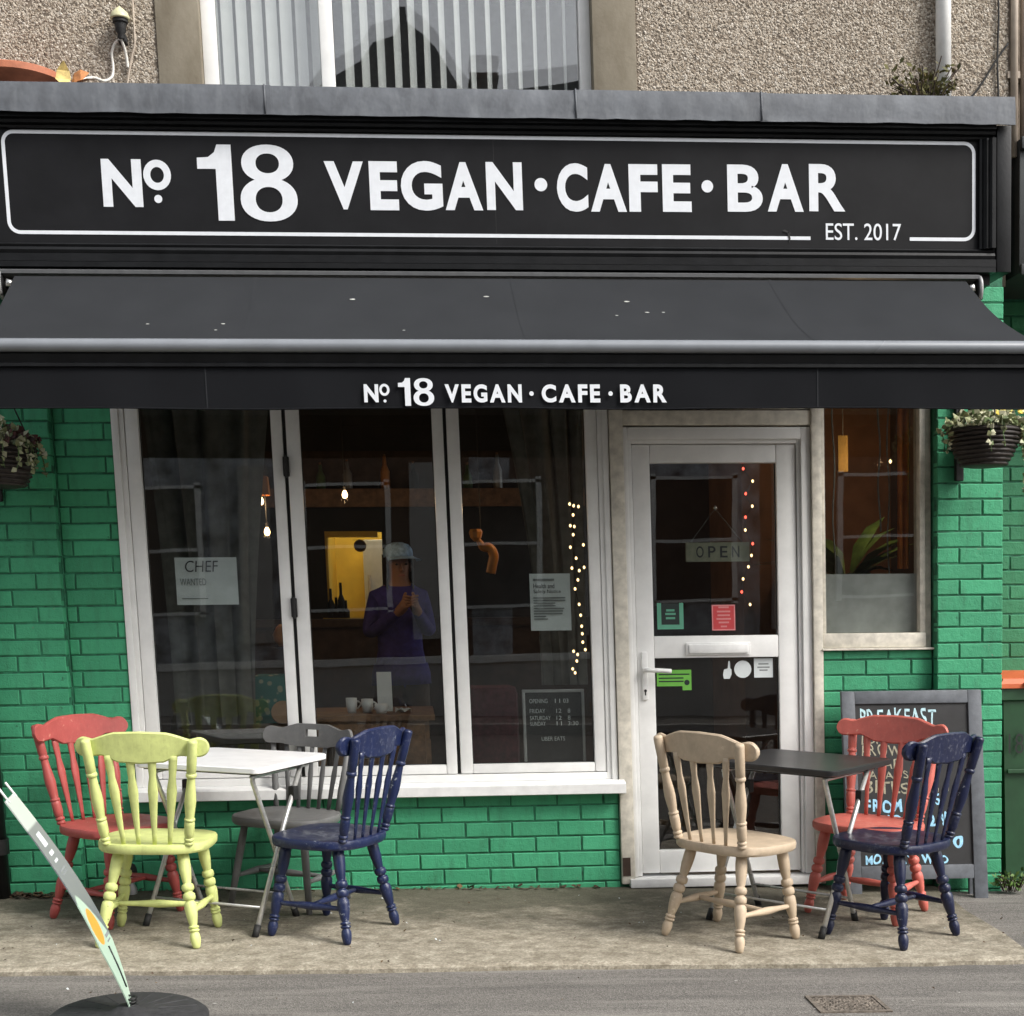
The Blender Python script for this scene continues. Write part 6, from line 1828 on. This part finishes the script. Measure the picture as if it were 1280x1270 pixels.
for i in range(17):
    x, y = rnd.uniform(-1.9, 2.9), rnd.uniform(-2.03, -1.42)
    r = rnd.uniform(0.003, 0.009)
    gm.add([(x + r * math.cos(k * 0.785) * rnd.uniform(0.8, 1.2), y + r * math.sin(k * 0.785), G(x, y) - 0.0105) for k in range(8)], [tuple(range(8))])
gm_o = bpy.data.objects.new("chewing_gum", mesh_of("chewing_gum", gm, M['kerb'], False, False, False))
COL.objects.link(gm_o)
gm_o['kind'] = 'stuff'
tuft("weeds", "green weeds sprouting at the foot of the right hand pillar", "plant", 2.86, -0.115, G(2.86, -0.1) + 0.0, 0.11, 0.05, 0.10, 150, 0.028, M['weed'], 5, False)

# ------------------------------------------------------------------ houses across the road (seen mirrored in the glass)
oh = thing("terrace_house", "rendered house with a steep gable across the road, mirrored in the windows", "house", (0.17, -14, -0.1), None, False)
def oobj(name, mb, mat, par, sm=False):
    mb.v = [(x - 0.17, y + 14, z + 0.1) for x, y, z in mb.v]
    return lobj(name, mb, mat, par, sm)
oobj("wall", MB().box(-1.5, 0.9, -14.6, -14.0, -0.3, 6.6).box(1.5, 2.9, -14.6, -14.0, -0.3, 6.6).box(5.2, 9, -14.6, -14.0, -0.3, 6.6), M['brick_far'], oh)
oobj("rendered_wall", MB().box(-9, -1.5, -14.6, -14.0, -0.3, 6.6).box(0.9, 1.5, -14.6, -14.0, -0.3, 6.6).box(2.9, 5.2, -14.6, -14.0, -0.3, 6.6), plain("grey_house_render", (0.42, 0.44, 0.47, 1), 0.9, var=0.55, scale=3.5), oh)
oobj("side_roof", MB().extr([(0.9, 6.6), (0.9, 8.52), (2.7, 8.78), (6, 8.9), (6, 6.6)], -14.6, -14.1), M['slate'], oh)
for x_ in (-5.2, -2.2, 0.25, 2.8, 5.6):
    oobj("pier", MB().box(x_ - 0.22, x_ + 0.22, -14.0, -13.85, 0.9, 3.42), M['render_pale'], oh)
oobj("gable", MB().extr([(-2.6, 6.6), (-0.95, 8.62), (-0.67, 8.77), (-0.46, 8.89), (-0.28, 9.14), (0.03, 9.24), (0.10, 9.40), (0.11, 9.62), (0.19, 9.62), (0.20, 9.42), (0.30, 9.34), (0.43, 9.25), (0.59, 9.08), (0.75, 8.84), (0.87, 8.62), (2.6, 6.6)], -14.4, -13.7), M['slate'], oh)
oobj("chimney", MB().box(1.15, 1.5, -15.2, -14.7, 8.2, 9.0).box(1.12, 1.53, -15.23, -14.67, 9.0, 9.08), M['brick_far'], oh)
oobj("roof", MB().add([(-9, -13.8, 6.5), (9, -13.8, 6.5), (9, -16.5, 8.75), (-9, -16.5, 8.75)], [(0, 1, 2, 3)]), M['slate'], oh)
for x in (-6.6, -3.6, -0.9, 1.3, 4.2, 7.0):
    for z0, z1 in ((1.3, 3.2), (4.2, 5.8)):
        f_ = oobj("window", MB().box(x - 0.65, x + 0.65, -14.0, -13.93, z0 + 0.035, z0 + 0.08).box(x - 0.65, x + 0.65, -14.0, -13.93, z1 - 0.08, z1 - 0.035).box(x - 0.65, x - 0.57, -14.0, -13.93, z0, z1).box(x + 0.57, x + 0.65, -14.0, -13.93, z0, z1).box(x - 0.57, x + 0.57, -14.0, -13.94, (z0 + z1) / 2 - 0.022, (z0 + z1) / 2 + 0.022), M['upvc'], oh)
        oobj("pane", MB().box(x - 0.57, x + 0.57, -13.99, -13.96, z0 + 0.08, z1 - 0.08), M['gasket'], f_).location = (0, 0, 0)
gw = thing("garden_wall", "low white rendered garden wall across the road, mirrored in the panes", "wall", (0, -11, -0.1), None, False)
lobj("wall", MB().box(-9, 9, -0.1, 0.1, -0.2, 0.75), M['render_pale'], gw)
lobj("coping", MB().box(-9, 9, -0.14, 0.14, 0.75, 0.83), M['upvc'], gw)
